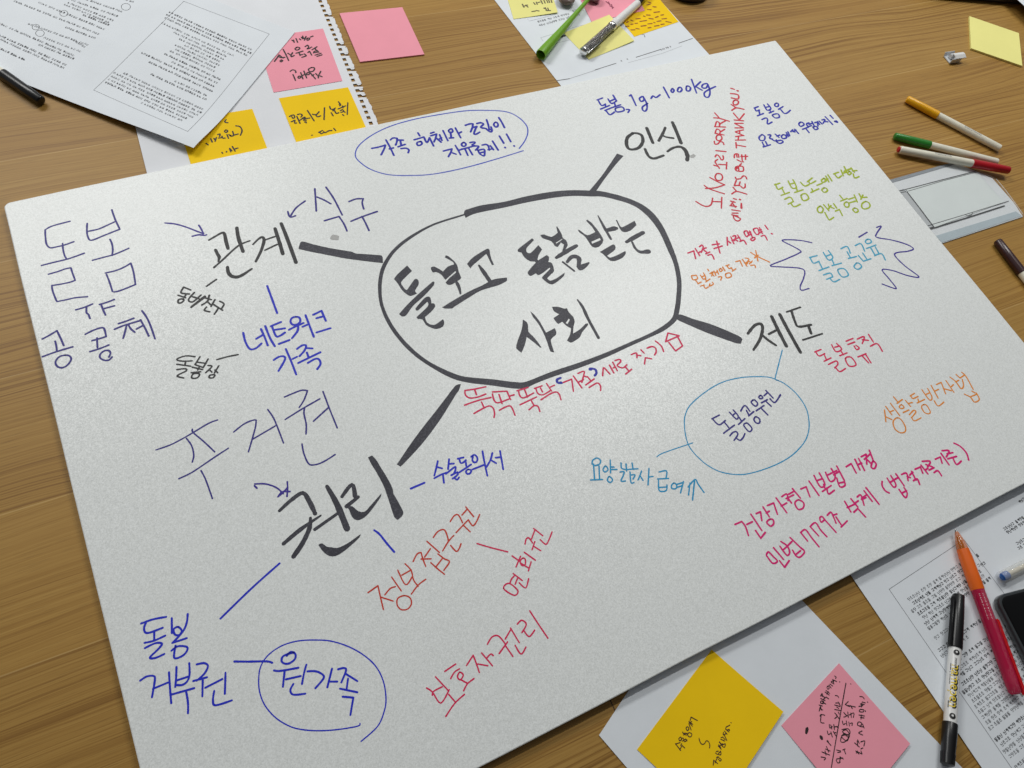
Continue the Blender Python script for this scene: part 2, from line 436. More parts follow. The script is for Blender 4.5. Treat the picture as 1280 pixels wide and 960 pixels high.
# ---------------------------------------------------------------- handwriting on the board
# every phrase: ink, pen width, description, [(crop x, crop y, crop zoom, pen strokes)]
# strokes are measured along the pen path; "!" marks a sharp corner, a third number a local nib width,
# a leading P a filled chisel-nib outline ("|" starts a hole in it)
WRITING = [
 ('navy', 1.7, 'thin navy handwriting reading 돌봄', [(40, 250, 8,
  "380,213 280,238 190,265 132,298! 134,360 145,440 180,477 240,470 330,448 418,417;306,435 312,500 328,560 350,592;"
  "95,655 200,628 350,592 440,562 523,532;165,742 260,715 330,690 388,678! 405,730 432,803! 380,822 280,843 198,855! 207,910 235,985 250,1016! 340,998 430,978 555,967;"
  "552,235 549,310 560,370 595,403 720,355 878,292;798,98 830,190 878,292;552,315 660,292 740,258 830,217;780,393 800,440 808,500 800,555;"
  "605,603 720,572 830,542 968,483;735,730 840,705 920,672 988,632! 1015,720 1035,845! 950,880 870,910 820,920;745,745 775,820 805,915")]),
 ('navy', 1.9, 'thin navy handwriting reading TF 공콩체', [(40, 360, 8,
  "438,218 520,195 605,160;545,190 545,245 565,265 580,305;675,165 750,143 822,115;690,165 712,220 735,270;715,208 825,178;"
  "103,510 170,475 250,427! 285,500 318,575;232,532 245,590 248,632;105,687 250,635 408,588;330,672 270,690 235,740 255,785 305,797 355,770 392,715 375,680 330,672;"
  "535,462 620,420 700,397 725,415 742,485! 680,505 600,527;650,500 655,595;580,637 680,605 768,570;770,690 785,650 765,625 720,630 685,660 680,695 720,722 770,720 800,690;"
  "865,357 940,332 1018,302;825,413 920,375 1078,327;945,375 930,440 912,503;965,370 990,410 1028,442;1045,410 1110,375;1085,318 1130,400 1168,480;1100,228 1150,300 1190,390 1230,508")]),
 ('violet', 1.7, 'thin arrow pointing to 관계', [(200, 220, 8, "52,470 150,480 250,507 350,545 435,578;388,492 412,530 435,578;322,603 390,588 440,594 465,588")]),
 ('black', 3.2, 'black marker word 관계', [(200, 220, 8,
  "490,640,18 560,600,18 620,568,22 645,580,28 660,650,30 680,725,30;555,738,24 575,780,28 592,812,28 584,855,16;540,915,20 620,845,18 780,700,18 898,648,16;768,518,28 785,620,32 830,755,32;"
  "930,685,16 985,630,18 1025,612,24 1040,650,26 1010,750,24 958,855,22;1050,640,16 1150,605,16;1050,742,16 1170,685,18;1150,525,28 1190,650,32 1228,778,32"),
  (320, 220, 8, "252,475,28 310,620,32 400,865,32"), (200, 330, 6.4, "540,25,22 548,70,26 580,100,26 640,98,24 735,38,14")]),
 ('navy', 1.7, 'thin navy handwriting reading 식구 with a small arrow', [(320, 220, 8,
  "492,250 400,320 340,410;318,355 340,410 395,398;588,128 595,220 603,350;610,210 680,240 748,278;700,112 780,230 862,390;683,448 750,428 830,405! 880,480 910,550;"
  "930,256 1000,230 1072,228! 1062,270 1078,330;950,453 1060,408 1213,355;1060,405 1095,470 1130,545")]),
 ('smudge', 4, 'faint grey finger smudge', [(320, 220, 8, "P 738,625 760,590 790,588 832,600 825,640 770,640")]),
 ('brush', 9, 'broad dark connecting stroke beside 관계', [(320, 220, 8, "P 447,660 480,657 600,690 760,725 960,758 1000,775 1255,795 1268,830 1270,872 1100,852 900,826 740,795 560,760 425,730 430,705")]),
 ('black', 1.8, 'small black handwriting reading 동네/친구', [(200, 330, 6.4,
  "372,178 452,123;245,208 190,185! 168,222 180,235 235,240;212,240 195,264;145,250 205,270;185,280 150,285 145,308 165,312 188,295 185,280;275,228 228,285 262,303 328,248;262,262 312,278;"
  "358,262,22 250,345,16;395,250 388,272;365,272 410,285;392,282 365,310 335,328;378,300 405,325;440,285 408,340;372,345 355,370 398,383;478,298 512,320 490,360;430,325 500,370;470,350 435,402")]),
 ('black', 1.7, 'small black handwriting reading 돌봄장', [(200, 330, 6.4,
  "280,742 210,735 145,755 140,770 190,778 255,775;205,780 200,808;135,802 245,818;135,845 200,838 210,855 150,885 140,900 190,912;320,742 280,805;385,760 345,830;295,785 368,795;280,805 345,828;"
  "312,828 302,848;258,825 340,845;250,870 325,862;265,880 315,878 300,910 255,912 265,880;385,812 415,820 365,870;395,845 415,865;470,815 435,872;440,848 462,870;435,885 400,890 395,910 425,910 440,890;455,765 540,742 625,725")]),
 ('blue', 2.1, 'blue handwriting reading 네트워크 가족', [(290, 350, 8,
  "352,60 400,190 452,332;112,528 135,620 180,690 240,682 295,635;243,588 310,548;290,490 330,580 358,655;332,460 380,580 428,662;388,462 490,420;400,465 440,560 480,558 530,525;420,500 530,483;468,640 575,600;"
  "640,368 600,380 585,415 605,445 650,445 682,415 675,378 640,368;570,498 640,462 715,430;662,450 655,510 600,582;705,468 770,440;735,352 780,470 818,568;812,348 895,308! 938,408;845,382 920,362;845,525 985,482;"
  "418,800 470,768 520,765 528,800 465,910;538,690 590,810 642,945;605,790 650,768;650,690 700,655 740,655 725,705 675,762;740,680 805,685;748,725 765,770;662,830 885,722;758,830 830,790 870,795 885,840 852,892")]),
 ('navy', 1.6, 'large thin navy handwriting reading 주거권', [(190, 480, 6.857,
  "35,565 150,525 250,475 350,418 480,340 562,308;345,388 355,418 440,490 538,582;295,465 340,530 358,610 345,670;230,812 330,765 430,700 540,625 655,550;420,742 460,820 518,982"),
  (280, 480, 8, "97,480 200,400 290,362 322,362! 310,450 245,678;285,553 410,480 525,412;437,255 490,330 530,420 595,590;605,130 700,90 780,62 835,68! 800,160 752,235;612,355 780,250 958,148;805,240 800,300 822,400 820,500;"
  "895,372 1045,235;990,75 1050,235 1132,438;780,600 800,700 850,800 920,805 1000,775 1112,705")]),
 ('violet', 1.7, 'thin arrow pointing to 권리', [(340, 560, 6.4,
  "-137,288 -70,286 -20,295 40,320 90,365;-140,302 -120,322;122,270 125,320 120,388;145,348 80,352 48,390;125,315 85,360 48,390")]),
 ('brush', 5, 'broad black marker word 권리', [(340, 560, 6.4,
  "60,502,24 150,420,28 246,360,30 300,430,36 345,525,30;92,766,28 230,650,30 390,540,14;308,560,22 300,640,32 245,760,36 172,868,34;342,652,24 530,520,22;440,307,26 520,450,44 600,645,46;"
  "P 370,775 400,762 440,790 475,793 520,800 600,765 710,688 700,715 620,790 540,850 480,868 420,840;560,388,26 640,292,28 665,385,34;690,392,24 595,468,28;"
  "P 590,470 640,465 690,505 740,510 780,470 875,362 870,390 800,490 740,555 680,578 640,550 615,490;"
  "P 768,75 800,60 830,90 880,170 940,270 968,335 970,360 1050,510 1040,545 1005,575 980,555 950,470 900,320 850,220 790,120"),
  (400, 240, 2.667, "P 452,645 470,640 463,662 455,672 400,760 340,840 280,905 268,916 256,908 320,815 400,712")]),
 ('blue', 2.2, 'blue dash, tick and long line around 권리', [(340, 560, 6.4, "1110,325 1220,278;818,658 860,690 920,765 978,832"), (0, 600, 2.667, "932,278 840,360 735,462")]),
 ('oval', 1.1, 'thin blue oval', [(430, 120, 5.333,
  "1195,365 1000,425 800,480 600,520 450,530 300,525 180,490 100,435 75,390 100,330 180,265 300,205 450,160 600,130 800,100 950,96 1080,105 1160,140 1215,195 1225,245 1205,300 1168,350")]),
 ('ink', 1.8, 'blue handwriting reading 가족 해체와 조립이 자유롭게!!', [(460, 145, 10.667,
  "50,432 140,415 232,388! 215,440 175,518;240,320 290,410 345,525;285,440 340,425;300,318 335,293 388,298! 385,345 368,388;395,320 470,322;432,335 442,385;400,412 495,378;440,435 510,430 545,455 535,490;"
  "665,225 690,265;615,318 745,280;700,340 655,355 660,388 690,392 720,370 712,348 700,340;745,280 785,355 820,290! 875,400;835,230 880,215;835,265 915,240! 900,300 880,345;905,290 975,350;940,315 980,290;955,250 985,325;1000,195 1065,330;"
  "1075,195 1110,170 1130,205 1095,225 1075,195;1100,215 1110,290;1085,295 1140,290;1165,160 1235,290;1205,235 1245,212"),
  (550, 140, 12.8, "405,213 480,190 525,188! 520,240 490,318;525,250 590,232! 560,290 545,350 580,355 635,322;590,185 650,172 695,195 650,245 725,262;745,125 770,200 785,270;735,265 780,305 820,318 832,285 815,240;760,290 830,275;"
  "885,165 860,195 880,235 915,235 930,200 910,170 885,165;940,90 985,160 1032,250;55,625 130,605 190,590! 175,640 135,715;175,645 255,675;245,535 290,610 330,685;310,610 360,590;370,490 345,515 360,545 400,545 415,515 390,490 370,490;"
  "310,608 430,575 560,540;400,590 445,695;455,575 520,685;480,490 550,480 555,500 510,530 560,540;540,545 620,550 570,610;600,605 640,670 690,700 712,690 715,620 690,595 610,615;630,655 710,640;675,530 740,520 775,545! 790,610;770,605 835,590;"
  "805,540 855,605;840,465 930,610;950,385 1020,500;1065,355 1132,475;1038,566,26 1046,572,26;1182,541,26 1190,547,26")]),
 ('brush', 9, 'broad dark brush title reading 돌보고 돌봄받는 사회', [(480, 320, 8,
  "P 100,230 132,185 232,95 280,150 215,212 170,265 190,305 215,335 230,340 300,240 320,228 345,245 345,290 310,345 330,375 270,400 230,385 180,340 130,265;"
  "P 150,580 240,480 350,375 470,270 490,255 505,260 500,290 400,400 290,500 220,595 180,605;"
  "P 315,525 400,425 440,405 465,420 475,475 500,475 512,505 470,560 410,610 430,665 500,690 590,632 602,660 590,705 530,730 480,720 420,690 385,635 340,630 325,612 440,500 440,465 430,460 340,545 320,545;"
  "P 468,115 500,105 550,130 590,155 640,105 700,85 690,60 610,15 615,-5 640,0 690,40 730,90 745,150 770,215 760,235 725,255 680,285 640,288 615,265 655,220 720,165 715,150 640,215 615,240 570,185 520,160 490,165 470,135;"
  "725,260,28 752,320,28 765,378,14;P 580,515 700,440 860,350 980,295 1060,250 1120,228 1230,215 1228,248 1150,290 1050,320 960,350 850,415 700,510 680,525 610,525;950,95,18 1000,165,36 1056,248,36"),
  (460, 220, 3.0476, "P 377,335 400,310 452,278 462,280 468,310 480,338 472,340 455,305 450,297 400,340 390,352"),
  (630, 240, 6.4,
  "P 110,460 225,370 240,385 180,450 180,480 210,490 275,425 305,460 275,510 262,550 210,555 160,520 140,485 115,480;"
  "P 190,640 265,555 340,505 360,520 355,560 385,570 400,630 380,655 345,690 370,710 420,690 485,645 480,670 430,715 385,740 345,725 305,690 310,675 370,615 365,605 300,655 270,665 255,650 215,672 195,660;255,545,24 280,580,24;"
  "P 290,345 320,340 380,360 430,325 418,280 425,275 460,335 472,370 495,385 510,425 490,460 465,475 480,420 455,405 430,440 405,430 380,395 310,370 | 412,408 465,374 466,380 420,412;420,525,24 500,475,30 580,430,24;470,560,14 562,632,14;505,560,20 545,518,28 598,530,32 595,600,24;"
  "P 585,590 680,560 685,570 650,610 615,628 590,615;P 590,302 605,305 665,345 730,320 700,275 655,230 665,222 700,245 760,320 795,385 770,430 740,445 710,440 690,420 650,360 600,320 | 700,398 766,368 774,384 705,414;"
  "752,190,8 800,280,20 855,376,16;830,305,30 880,292,34 900,290,24;P 765,480 870,420 888,425 890,460 825,510 850,525 905,505 970,472 975,490 950,525 890,552 850,550 820,525 790,495;"
  "P 895,225 905,222 925,265 945,282 1045,230 1060,265 1010,310 960,322 930,300;980,400,22 1040,365,32 1112,325,28;1025,400,14 1050,450,18 1090,480,22 1155,476,36"),
  (630, 360, 9.143,
  "P 215,360 260,390 275,430 280,500 330,550 380,610 430,680 410,680 340,620 260,560 235,660 200,740 140,690 150,620 190,510 210,430;"
  "P 300,265 330,290 400,370 480,510 580,458 598,500 590,540 535,590 560,690 575,735 530,725 500,640 470,560 400,420 330,330;"
  "P 550,215 620,215 690,235 720,230 740,275 790,330 808,385 795,440 790,520 870,470 930,410 960,405 960,425 890,510 870,560 800,610 760,625 720,600 755,530 765,460 710,430 665,385 625,410 600,395 565,345 630,300 570,265 | 705,402 740,350 752,362 727,410;"
  "840,135,16 900,220,30 960,350,30 1080,570,28")]),
 ('brush', 8, 'broad dark oval around the title', [(460, 220, 3.0476,
  "P 365,148 368,132 382,126 430,112 520,98 600,78 700,60 780,54 850,56 900,60 1000,88 1070,126 1120,185 1160,270 1182,335 1194,400 1192,470 1185,520 1174,552 1130,588 1080,612 1000,648 900,694 800,733 700,767 640,790 600,808 560,810 470,798 340,778 230,722 150,660 85,580 48,500 38,430 44,370 62,325 100,275 160,228 250,181 366,144 | 372,160 368,150 250,189 165,238 108,285 76,330 58,375 52,430 60,495 98,573 158,646 235,708 340,757 400,768 470,774 560,785 600,784 700,745 800,712 900,675 1000,632 1080,596 1130,566 1158,540 1168,505 1174,460 1176,400 1164,335 1143,285 1105,205 1056,145 1000,108 900,80 850,78 780,76 700,84 600,102 520,120 430,138 395,148"),
  (400, 0, 2.667, "P 990,512 1012,520 985,550 950,595 912,646 893,642 940,585"), (800, 240, 2.667, "P 118,410 135,408 180,424 240,442 330,480 342,490 336,506 320,504 230,472 150,438 122,424")]),
 ('ink', 1.6, 'blue handwriting reading 돌봄, 1g~1000kg', [(740, 80, 8,
  "52,360 105,340;60,360 95,415 135,400;130,405 140,430;85,452 175,415;130,465 190,440;145,475 180,508 225,480;140,470 150,478;160,350 195,395 245,370! 210,312;180,372 230,350;225,390 235,425;190,440 285,408;235,445 250,480 320,465 300,430 235,445;345,455 375,458 360,485;"
  "375,320 390,308! 440,415;500,325 475,345 490,375 520,360 510,325! 545,390 550,440 535,470 510,465 505,430 555,395;590,345 610,320 640,335 680,308;715,232 772,338;800,250 790,270 805,285 820,265 810,248 800,250;865,240 855,270 880,280 900,255 885,235 865,240;945,225 945,265 975,268 985,240 965,222 945,225;"
  "995,155 1045,290;1085,178 1025,235;1035,225 1100,262;1150,195 1110,205 1100,235 1140,240 1160,205! 1180,280 1165,330 1130,325 1130,280 1235,225")]),
 ('black', 3.2, 'black marker word 인식', [(740, 80, 8,
  "410,692,24 355,735,28 345,800,28 365,845,26 410,855,24 470,835,26 507,780,28 500,720,26 460,695,22 400,690,16;548,642,28 580,720,28 608,788,26;530,850,22 565,920,26 620,945,24 715,915,22;"
  "732,638,24 710,690,22 668,768,24;695,708,16 740,730,18 815,742,18;805,585,28 850,690,30 890,790,30;755,875,20 810,840,22 880,828,26 930,860,34 955,920,36 950,962,30")]),
 ('smudge', 3, 'faint grey finger smudge', [(620, 0, 4.571, "P 1108,890 1128,880 1142,890 1130,902 1110,902")]),
 ('red', 1.4, 'red vertical handwriting reading 노 NO 소리 SORRY', [(860, 100, 9.6,
  "320,395 375,455;310,455 375,460 495,495;320,560 450,565;325,555 345,500 380,520 375,560;375,530 450,490;325,640 430,660;325,640 345,590 385,610 380,650;385,625 440,592;345,670 340,710 370,730 405,710 400,675 375,660 345,670;315,735 325,770 360,765 385,740 420,750 430,775;335,848 455,860"),
  (860, 180, 9.6, "325,155 345,130 375,150 400,190 425,180 420,140;308,255 360,270 375,292;355,185 325,215 365,270;370,245 465,250;465,220 460,300;345,358 325,400 350,435 395,435 415,400 395,362 345,358;"
  "195,497 260,540 435,598;210,535 330,525 440,490;262,402 350,450 440,490;95,690 180,740 240,748 280,720 295,650;295,690 400,695;405,640 400,770")]),
 ('red', 1.4, 'red vertical handwriting reading 예쓰: YES 땡큐 THANK YOU!', [(860, 100, 9.6,
  "515,100 555,112;592,129,20 600,131,20;510,163 575,170 605,185 608,215 590,228 520,215;555,245 540,275 560,300 595,290 605,260 585,245 555,245;520,295 580,335;525,365 580,335 670,352;555,480 665,490;545,398 620,485;675,405 615,480;"
  "560,520 660,520;562,522 665,575;565,575 665,575;570,620 665,598;570,625 670,668;618,605 622,645;570,722 690,720;572,680 665,665;602,720 606,680;575,750 580,815;578,780 690,800"),
  (860, 180, 9.6, "555,165 560,125 600,120 610,160;582,122 588,158;635,150 715,148;645,130 650,195;690,130 690,185;590,190 640,215;655,210 665,215;575,275 655,270 660,325 580,320 575,275;605,272 610,322;570,310 640,235;"
  "570,400 580,420 630,415 660,385 690,390 705,420;555,500 580,435;555,500 620,500 660,530 685,515 685,480;610,500 625,455;540,520 585,570;525,600 585,570 705,602;620,665,20 628,668,20;545,655 580,665;510,685 565,700;545,690 510,740;540,720 570,760;505,740 580,750;640,715,20 640,770,20;"
  "525,790 625,805;530,830 600,830;545,860 560,905 600,925 630,900 600,880 545,860;525,850 600,865")]),
 ('ink', 1.5, 'blue handwriting reading 돌봄은 요람에서 무덤까지!', [(930, 120, 9.846,
  "125,150 175,130;135,155 150,185 190,172;185,180 195,230;165,245 240,215;220,290 270,270 290,290 285,335 300,345 345,320;245,110 285,175 330,155 290,98;270,140 310,130;315,165 330,205;310,210 365,185;350,235 385,270 435,260 415,220 350,235;400,88 378,105 390,130 420,125 422,98 400,88;425,165 480,130;455,170 490,210 525,212 570,175;"
  "215,480 185,510 200,545 245,545 258,505 235,480 215,480;225,570 250,620;265,560 285,600;235,628 325,600;295,480 330,480 315,520 350,530;345,535 385,555 400,540;385,470 430,510;405,495 440,480;400,560 440,585 480,565 455,545 400,560;480,478 460,500 480,525 520,515 515,485 480,478;510,490 530,475;520,450 545,500;540,440 562,490;"
  "600,415 575,440;590,430 625,445;605,440 640,420;625,410 670,462;690,325 675,350 700,375 740,350 715,325 690,325;720,410 790,385;760,400 800,450;800,330 770,345 790,375 830,365;800,350 845,335;835,315 865,370;850,385 880,415 910,400 885,375 850,385;870,330 900,325 910,370;905,315 930,350;925,310 960,345;960,295 995,290 975,335;985,315 1030,318;1000,255 1090,350;1060,238 1095,275;1115,315 1150,325 1140,308 1115,315")]),
 ('lime', 1.5, 'yellow green handwriting reading 돌봄노동에 대한 인식 향상', [(960, 200, 9.143,
  "75,285 135,265;85,275 115,335 170,310;160,325 185,375;150,405 245,370;190,450 255,425 290,475! 230,505;265,500 300,535 370,505;230,240 275,320 325,310 285,225;250,275 300,265;325,320 335,355;305,372 400,340;378,405 405,465 465,440 430,385 378,405;372,255 420,298 470,280;500,330 510,355;490,372 580,330;"
  "450,250 505,205;465,245 485,270 545,240;560,290 620,265;640,320 615,345 645,370 680,350 665,325 640,320;640,210 610,235 630,255 665,235 640,210;650,230 685,215;660,185 695,250;685,170 730,240;750,160 805,140;760,160 800,205 840,180;835,115 860,180;860,150 890,140;870,75 905,150;870,130 945,100;"
  "930,130 910,150 925,170 950,150 930,130;950,90 985,140;965,125 1015,120;975,160 990,205 1040,190;590,530 565,555 575,595 615,600 630,560 605,530 590,530;635,510 695,580;650,600 690,675 710,682 750,655;720,520 690,560;710,535 755,555;690,505 700,545;750,500 785,550;770,585 815,565! 850,635;"
  "820,405 855,445;830,470 905,440;900,480 870,500 885,535 920,535 925,500 900,480;920,450 980,430;930,490 1000,470;985,400 1020,480;990,550 970,570 1000,600 1030,585 1020,560 990,550;1040,385 1065,430;1085,400 1060,450;1065,430 1130,425;1120,475 1075,500 1075,545 1110,560 1160,540 1160,500 1120,475")]),
 ('crimson', 1.5, 'crimson handwriting reading 가족 ≠ 사적영역!', [(855, 270, 10.667,
  "50,495 130,465! 155,570;150,435 210,530;195,490 240,465;205,410 240,388 255,420 230,485;245,440 295,425;260,450 310,490;290,505 345,480;315,525 370,515 400,575;375,385 470,370;400,435 510,400;435,335 480,495;575,285 580,390;580,330 620,360;625,280 665,370;640,330 680,310;650,270 690,265 672,330;680,310 715,335;"
  "715,255 755,320;700,300 740,285;745,340 795,325 830,375;800,215 830,275 860,250 840,200 800,215;850,230 890,215;860,260 900,240;875,200 910,280;915,290 890,310 910,330 945,310 940,285 915,290;925,180 965,245 1000,230 980,165 925,180;990,190 1030,180;1000,230 1040,205;1005,155 1045,235;1030,270 1075,260 1110,320;1080,125 1118,178;1168,235,22 1176,239,22")]),
 ('orange', 1.3, 'orange handwriting reading 돌봄책임도 가족X', [(855, 270, 10.667,
  "105,795 165,790;100,800 120,850 180,835 165,790;150,850 180,888;185,905 230,880;220,935 270,920;265,935 290,965 325,945;220,790 255,840 290,825 260,760;240,810 280,795;285,840 300,870;290,880 345,840;345,905 340,935 390,910 380,885;315,710 330,730;345,770 385,745 368,800;370,770 400,800;400,735 425,790;420,760 445,740;440,725 460,775;455,815 500,810 490,855;"
  "485,700 470,720 490,740 510,720 485,700;515,680 545,730;555,775 570,825 630,805 610,760 555,775;560,665 600,650;575,665 600,700 635,690;625,690 650,720;645,735 690,705;690,610 745,595! 780,670;780,580 840,670;815,630 840,615;815,560 865,575 838,640;850,600 900,620;870,640 910,600;890,660 940,655 955,690;890,485 960,530 1140,615;955,460 985,600;940,560 990,520")]),
 ('violet', 1.3, 'jagged blue burst lines around 돌봄 공교육', [(955, 275, 6.4,
  "382,182 300,165 200,158 145,165 220,205 290,245 280,265 170,315 50,365 130,375 280,385 325,410 315,470 290,530 300,562 360,548;758,138 825,98;900,60 938,50 900,110 905,140 1020,160 1140,195 1195,230 1150,250 1060,262 1050,290 1130,370 1240,455 1150,445 1030,405 945,398 1000,470 1058,545 1020,540 945,512")]),
 ('teal', 1.4, 'pale teal handwriting reading 돌봄 공교육', [(955, 275, 6.4,
  "365,300 425,285;370,305 395,345 440,330;440,335 465,385;440,405 520,375;475,440 530,425 550,455! 500,475;530,470 560,495 605,475;475,260 515,320 550,300 515,245;495,290 535,275;545,320 560,355;545,365 620,345;590,400 625,455 675,440 640,390 590,400;615,230 665,212 690,265;665,255 690,300;675,308 740,292;740,345 720,375 750,395 780,375 765,350 740,345;"
  "730,205 775,190 805,250;755,285 790,325;790,265 820,310;795,330 855,310;825,155 810,175 830,190 858,178 850,158 825,155;820,228 895,200;855,225 890,285;890,215 920,270;885,285 940,270 970,320")]),
 ('black', 3.4, 'black marker word 제도', [(920, 370, 6.4,
  "95,300,20 150,235,20 200,225,22 212,270,22 190,350,20 140,430,18;205,310,18 260,355,20 320,395,16;262,305,16 320,275,16;285,165,24 340,280,26 402,400,26;350,148,24 420,280,26 515,450,24;405,128,14 515,90,14;445,125,20 470,200,20 500,245,18 600,230,18;580,240,22 600,298,22;535,352,14 690,302,14")]),
 ('aqua', 1.1, 'thin teal oval with two connecting lines', [(920, 370, 6.4, "370,432 340,550 312,660"), (830, 440, 6,
  "860,215 790,190 680,185 560,195 430,230 310,300 200,395 160,470 153,550 170,660 210,740 300,830 400,890 500,915 600,918 720,890 850,840 960,775 1050,680 1085,590 1085,500 1060,410 990,310 900,235 840,210;-54,786 0,755 215,682")]),
 ('crimson', 1.5, 'crimson handwriting reading 돌봄휴직', [(920, 370, 6.4,
  "630,448 680,428;640,450 665,480 710,460;705,465 725,515;705,522 760,495;740,548 800,520 815,545 790,575;795,570 830,605 875,580;765,390 800,445 845,425 805,380;790,410 830,400;835,435 860,470;830,478 888,455;875,500 905,560 960,550 920,490 875,500;880,362 935,340;895,388 950,368;945,400 965,430 985,415 960,395;975,488 1040,462;1010,480 1060,535;1035,465 1080,535;"
  "970,345 1025,325 1010,380;1010,350 1060,355;1060,308 1098,368;1075,402 1130,382 1170,442")]),
 ('tan', 1.3, 'pale orange handwriting reading 생활동반자법', [(1095, 455, 9.143,
  "95,525 105,590 112,660;105,600 180,635;110,485 180,580;155,550 200,530;165,450 270,590;240,615 195,660 215,740 275,785 330,775 335,720 290,640 240,615;200,375 245,430;240,450 300,405;290,465 265,490 290,510 320,495 290,465;335,415 395,485;370,450 415,440;310,555 375,525;380,580 430,530 455,550 405,615;405,610 440,650 515,615;"
  "390,365 440,335;400,370 425,395 480,370;480,400 490,440;470,445 555,405;545,465 520,490 550,550 600,570 620,545 580,475 545,465;525,295 610,410 640,380 590,280;565,350 610,330;630,245 710,390;670,310 715,290;665,420 710,480 775,435;690,235 745,210! 795,340;785,285 860,305;800,190 890,325;860,260 885,235;845,150 910,200 970,280 1000,250 985,175;910,205 945,185;"
  "915,120 960,160;960,160 1005,130;980,95 1030,145 1110,290;1010,345 1080,380 1125,435 1180,405 1145,330;1080,375 1150,345;1095,310 1130,330")]),
 ('crimson', 1.6, 'crimson handwriting reading 뚝딱뚝딱 가족 새로 짓기 with a tiny house', [(570, 410, 8,
  "88,625 190,610 298,588;90,625 95,670 140,700 220,690 298,660;185,612 205,668;85,772 220,725 350,695;255,740 280,795;180,855 260,810 330,780 370,800 385,850 380,895;365,640 510,632! 525,670 545,715;365,660 380,720 420,748 530,710;430,665 460,755;530,682 582,668;435,822 500,788 550,785 590,872;610,628 720,595;625,628 640,680 680,698 775,650;685,615 715,690;640,768 805,690;755,730 780,775;730,818 780,778 820,785 838,835;"
  "785,605 860,578;800,610 820,655 870,668 950,622;845,600 865,640;905,555 955,630;945,590 985,572;850,718 940,660 1000,640 1030,660 1050,718"),
  (690, 405, 7.111, "100,520 175,490! 190,598;190,462 265,568;240,515 280,495;230,440 285,420 280,462 265,520;290,465 305,470;315,468 340,500;300,542 375,488;330,565 400,525 430,550 432,592;455,390 450,460;465,390 515,445;510,365 550,435;545,390 560,382;540,340 580,415;560,325 600,315 610,335 580,370 630,390 665,362;655,385 680,415;655,445 708,402;"
  "705,272 750,258 755,300;750,275 790,282;790,230 818,258;830,300 822,355;835,300 885,310;845,215 890,200 920,215 925,250 912,275;920,152 970,195 992,245;1030,80 1010,158! 1130,105! 1030,80;1040,165 1098,240! 1160,195! 1115,110")]),
 ('ink', 2.4, 'blue quotation marks around 가족', [(570, 410, 8, "1045,500 1012,515 1015,545 1055,550;1048,545,26 1055,548,26"), (690, 405, 7.111, "338,402,26 346,400,26;350,395 385,405 395,435 380,458")]),
 ('navy', 1.6, 'navy handwriting reading 돌봄공무원', [(880, 475, 10.667,
  "105,518 205,468;115,520 170,580 215,595 285,540;270,560 330,635;262,710 405,602;345,745 385,700 430,690 450,730 400,805;430,775 480,805 520,770 545,715;340,430 430,520 455,480 390,400;385,470 420,440;470,500 500,550;460,592 545,515;560,575 530,605 600,688 640,650 590,585 560,575;490,415 520,360 555,345 610,415;565,405 600,470;595,478 665,420;690,490 665,530 700,575 740,570 740,520 690,490;"
  "650,270 630,300 685,350 715,315 680,270 650,270;695,412 800,340;770,385 850,465;755,205 730,230 755,250 785,235 755,205;800,210 845,170;825,140 920,240;765,305 845,262;830,290 895,350;880,250 945,300 1020,195")]),
 ('aqua', 1.5, 'teal handwriting reading 요양보호사 급여 with an up arrow', [(730, 560, 8,
  "80,150 90,120 130,100 165,125 155,160 110,175 80,160;95,160 105,310;150,180 155,305;65,320 185,315;215,180 190,215 210,240 240,215 215,180;262,120 265,250;270,190 300,190;270,215 330,215;250,285 235,325 265,345 285,315 250,285;370,150 375,200 410,215;420,160 425,230;360,240 400,238 390,280 370,330 415,330;480,150 490,210;430,215 540,208;460,240 470,345 500,345;470,270 510,270 490,310;"
  "575,230 560,275 540,320;560,275 590,325;650,205 640,370;650,290 690,285;750,240 825,230 820,300;735,310 845,305;745,325 750,420 790,435 825,420 830,370;750,395 820,390;900,350 875,375 880,405 920,405 925,370 900,350;925,365 990,345;930,395 985,375;995,335 965,450;1060,350 1045,470;1105,330 1085,520;1040,390 1110,315 1140,360 1200,445")]),
 ('blue', 1.9, 'blue handwriting reading 수술동의서', [(530, 555, 11.636,
  "200,248 180,340 150,460;190,335 265,355;150,498 260,440 340,415;275,445 290,565;365,220 350,365;360,290 435,285;320,435 430,345 460,335 455,385 440,420;395,455 490,410 480,455 415,505;440,490 480,520 510,485;490,215 575,195;515,220 530,270 560,275 610,235;605,240 615,320;515,412 685,298;640,370 610,400 630,435 670,425 685,385 640,370;"
  "685,185 735,158 775,200 770,250 735,268 705,240 710,185;700,372 870,305;850,105 880,270 922,462;995,130 965,235 905,340;975,235 1050,280;1040,200 1120,190;1105,100 1130,240 1152,368")]),
 ('rust', 1.5, 'rust red handwriting reading 정보접근권', [(460, 630, 6.857,
  "0,760 85,700! 105,790 132,905;115,800 215,832;145,778 190,725 235,708;203,627 285,745;310,785 255,810 250,865 285,905 340,900 372,855 360,805 310,785;255,567 322,692 378,625;318,512 370,570 390,650 430,705;290,610 370,565;372,772 430,695 495,645;387,493 420,430 455,415! 470,470 495,535;455,472 540,470;485,455 535,383;505,320 612,415;600,428 655,470 698,495 650,568;538,502 590,550 655,602;585,535 635,470;"
  "560,287 600,235 650,220 675,260 690,320;640,402 690,320 735,270;708,355 755,405 780,385 797,340;705,150 740,100 775,95 810,160;755,245 860,135;815,180 875,238;805,95 850,45;838,25 905,108;860,135 895,185 925,160 957,90")]),
 ('crimson', 1.5, 'crimson handwriting reading 면회권 with a dash', [(590, 650, 8.727,
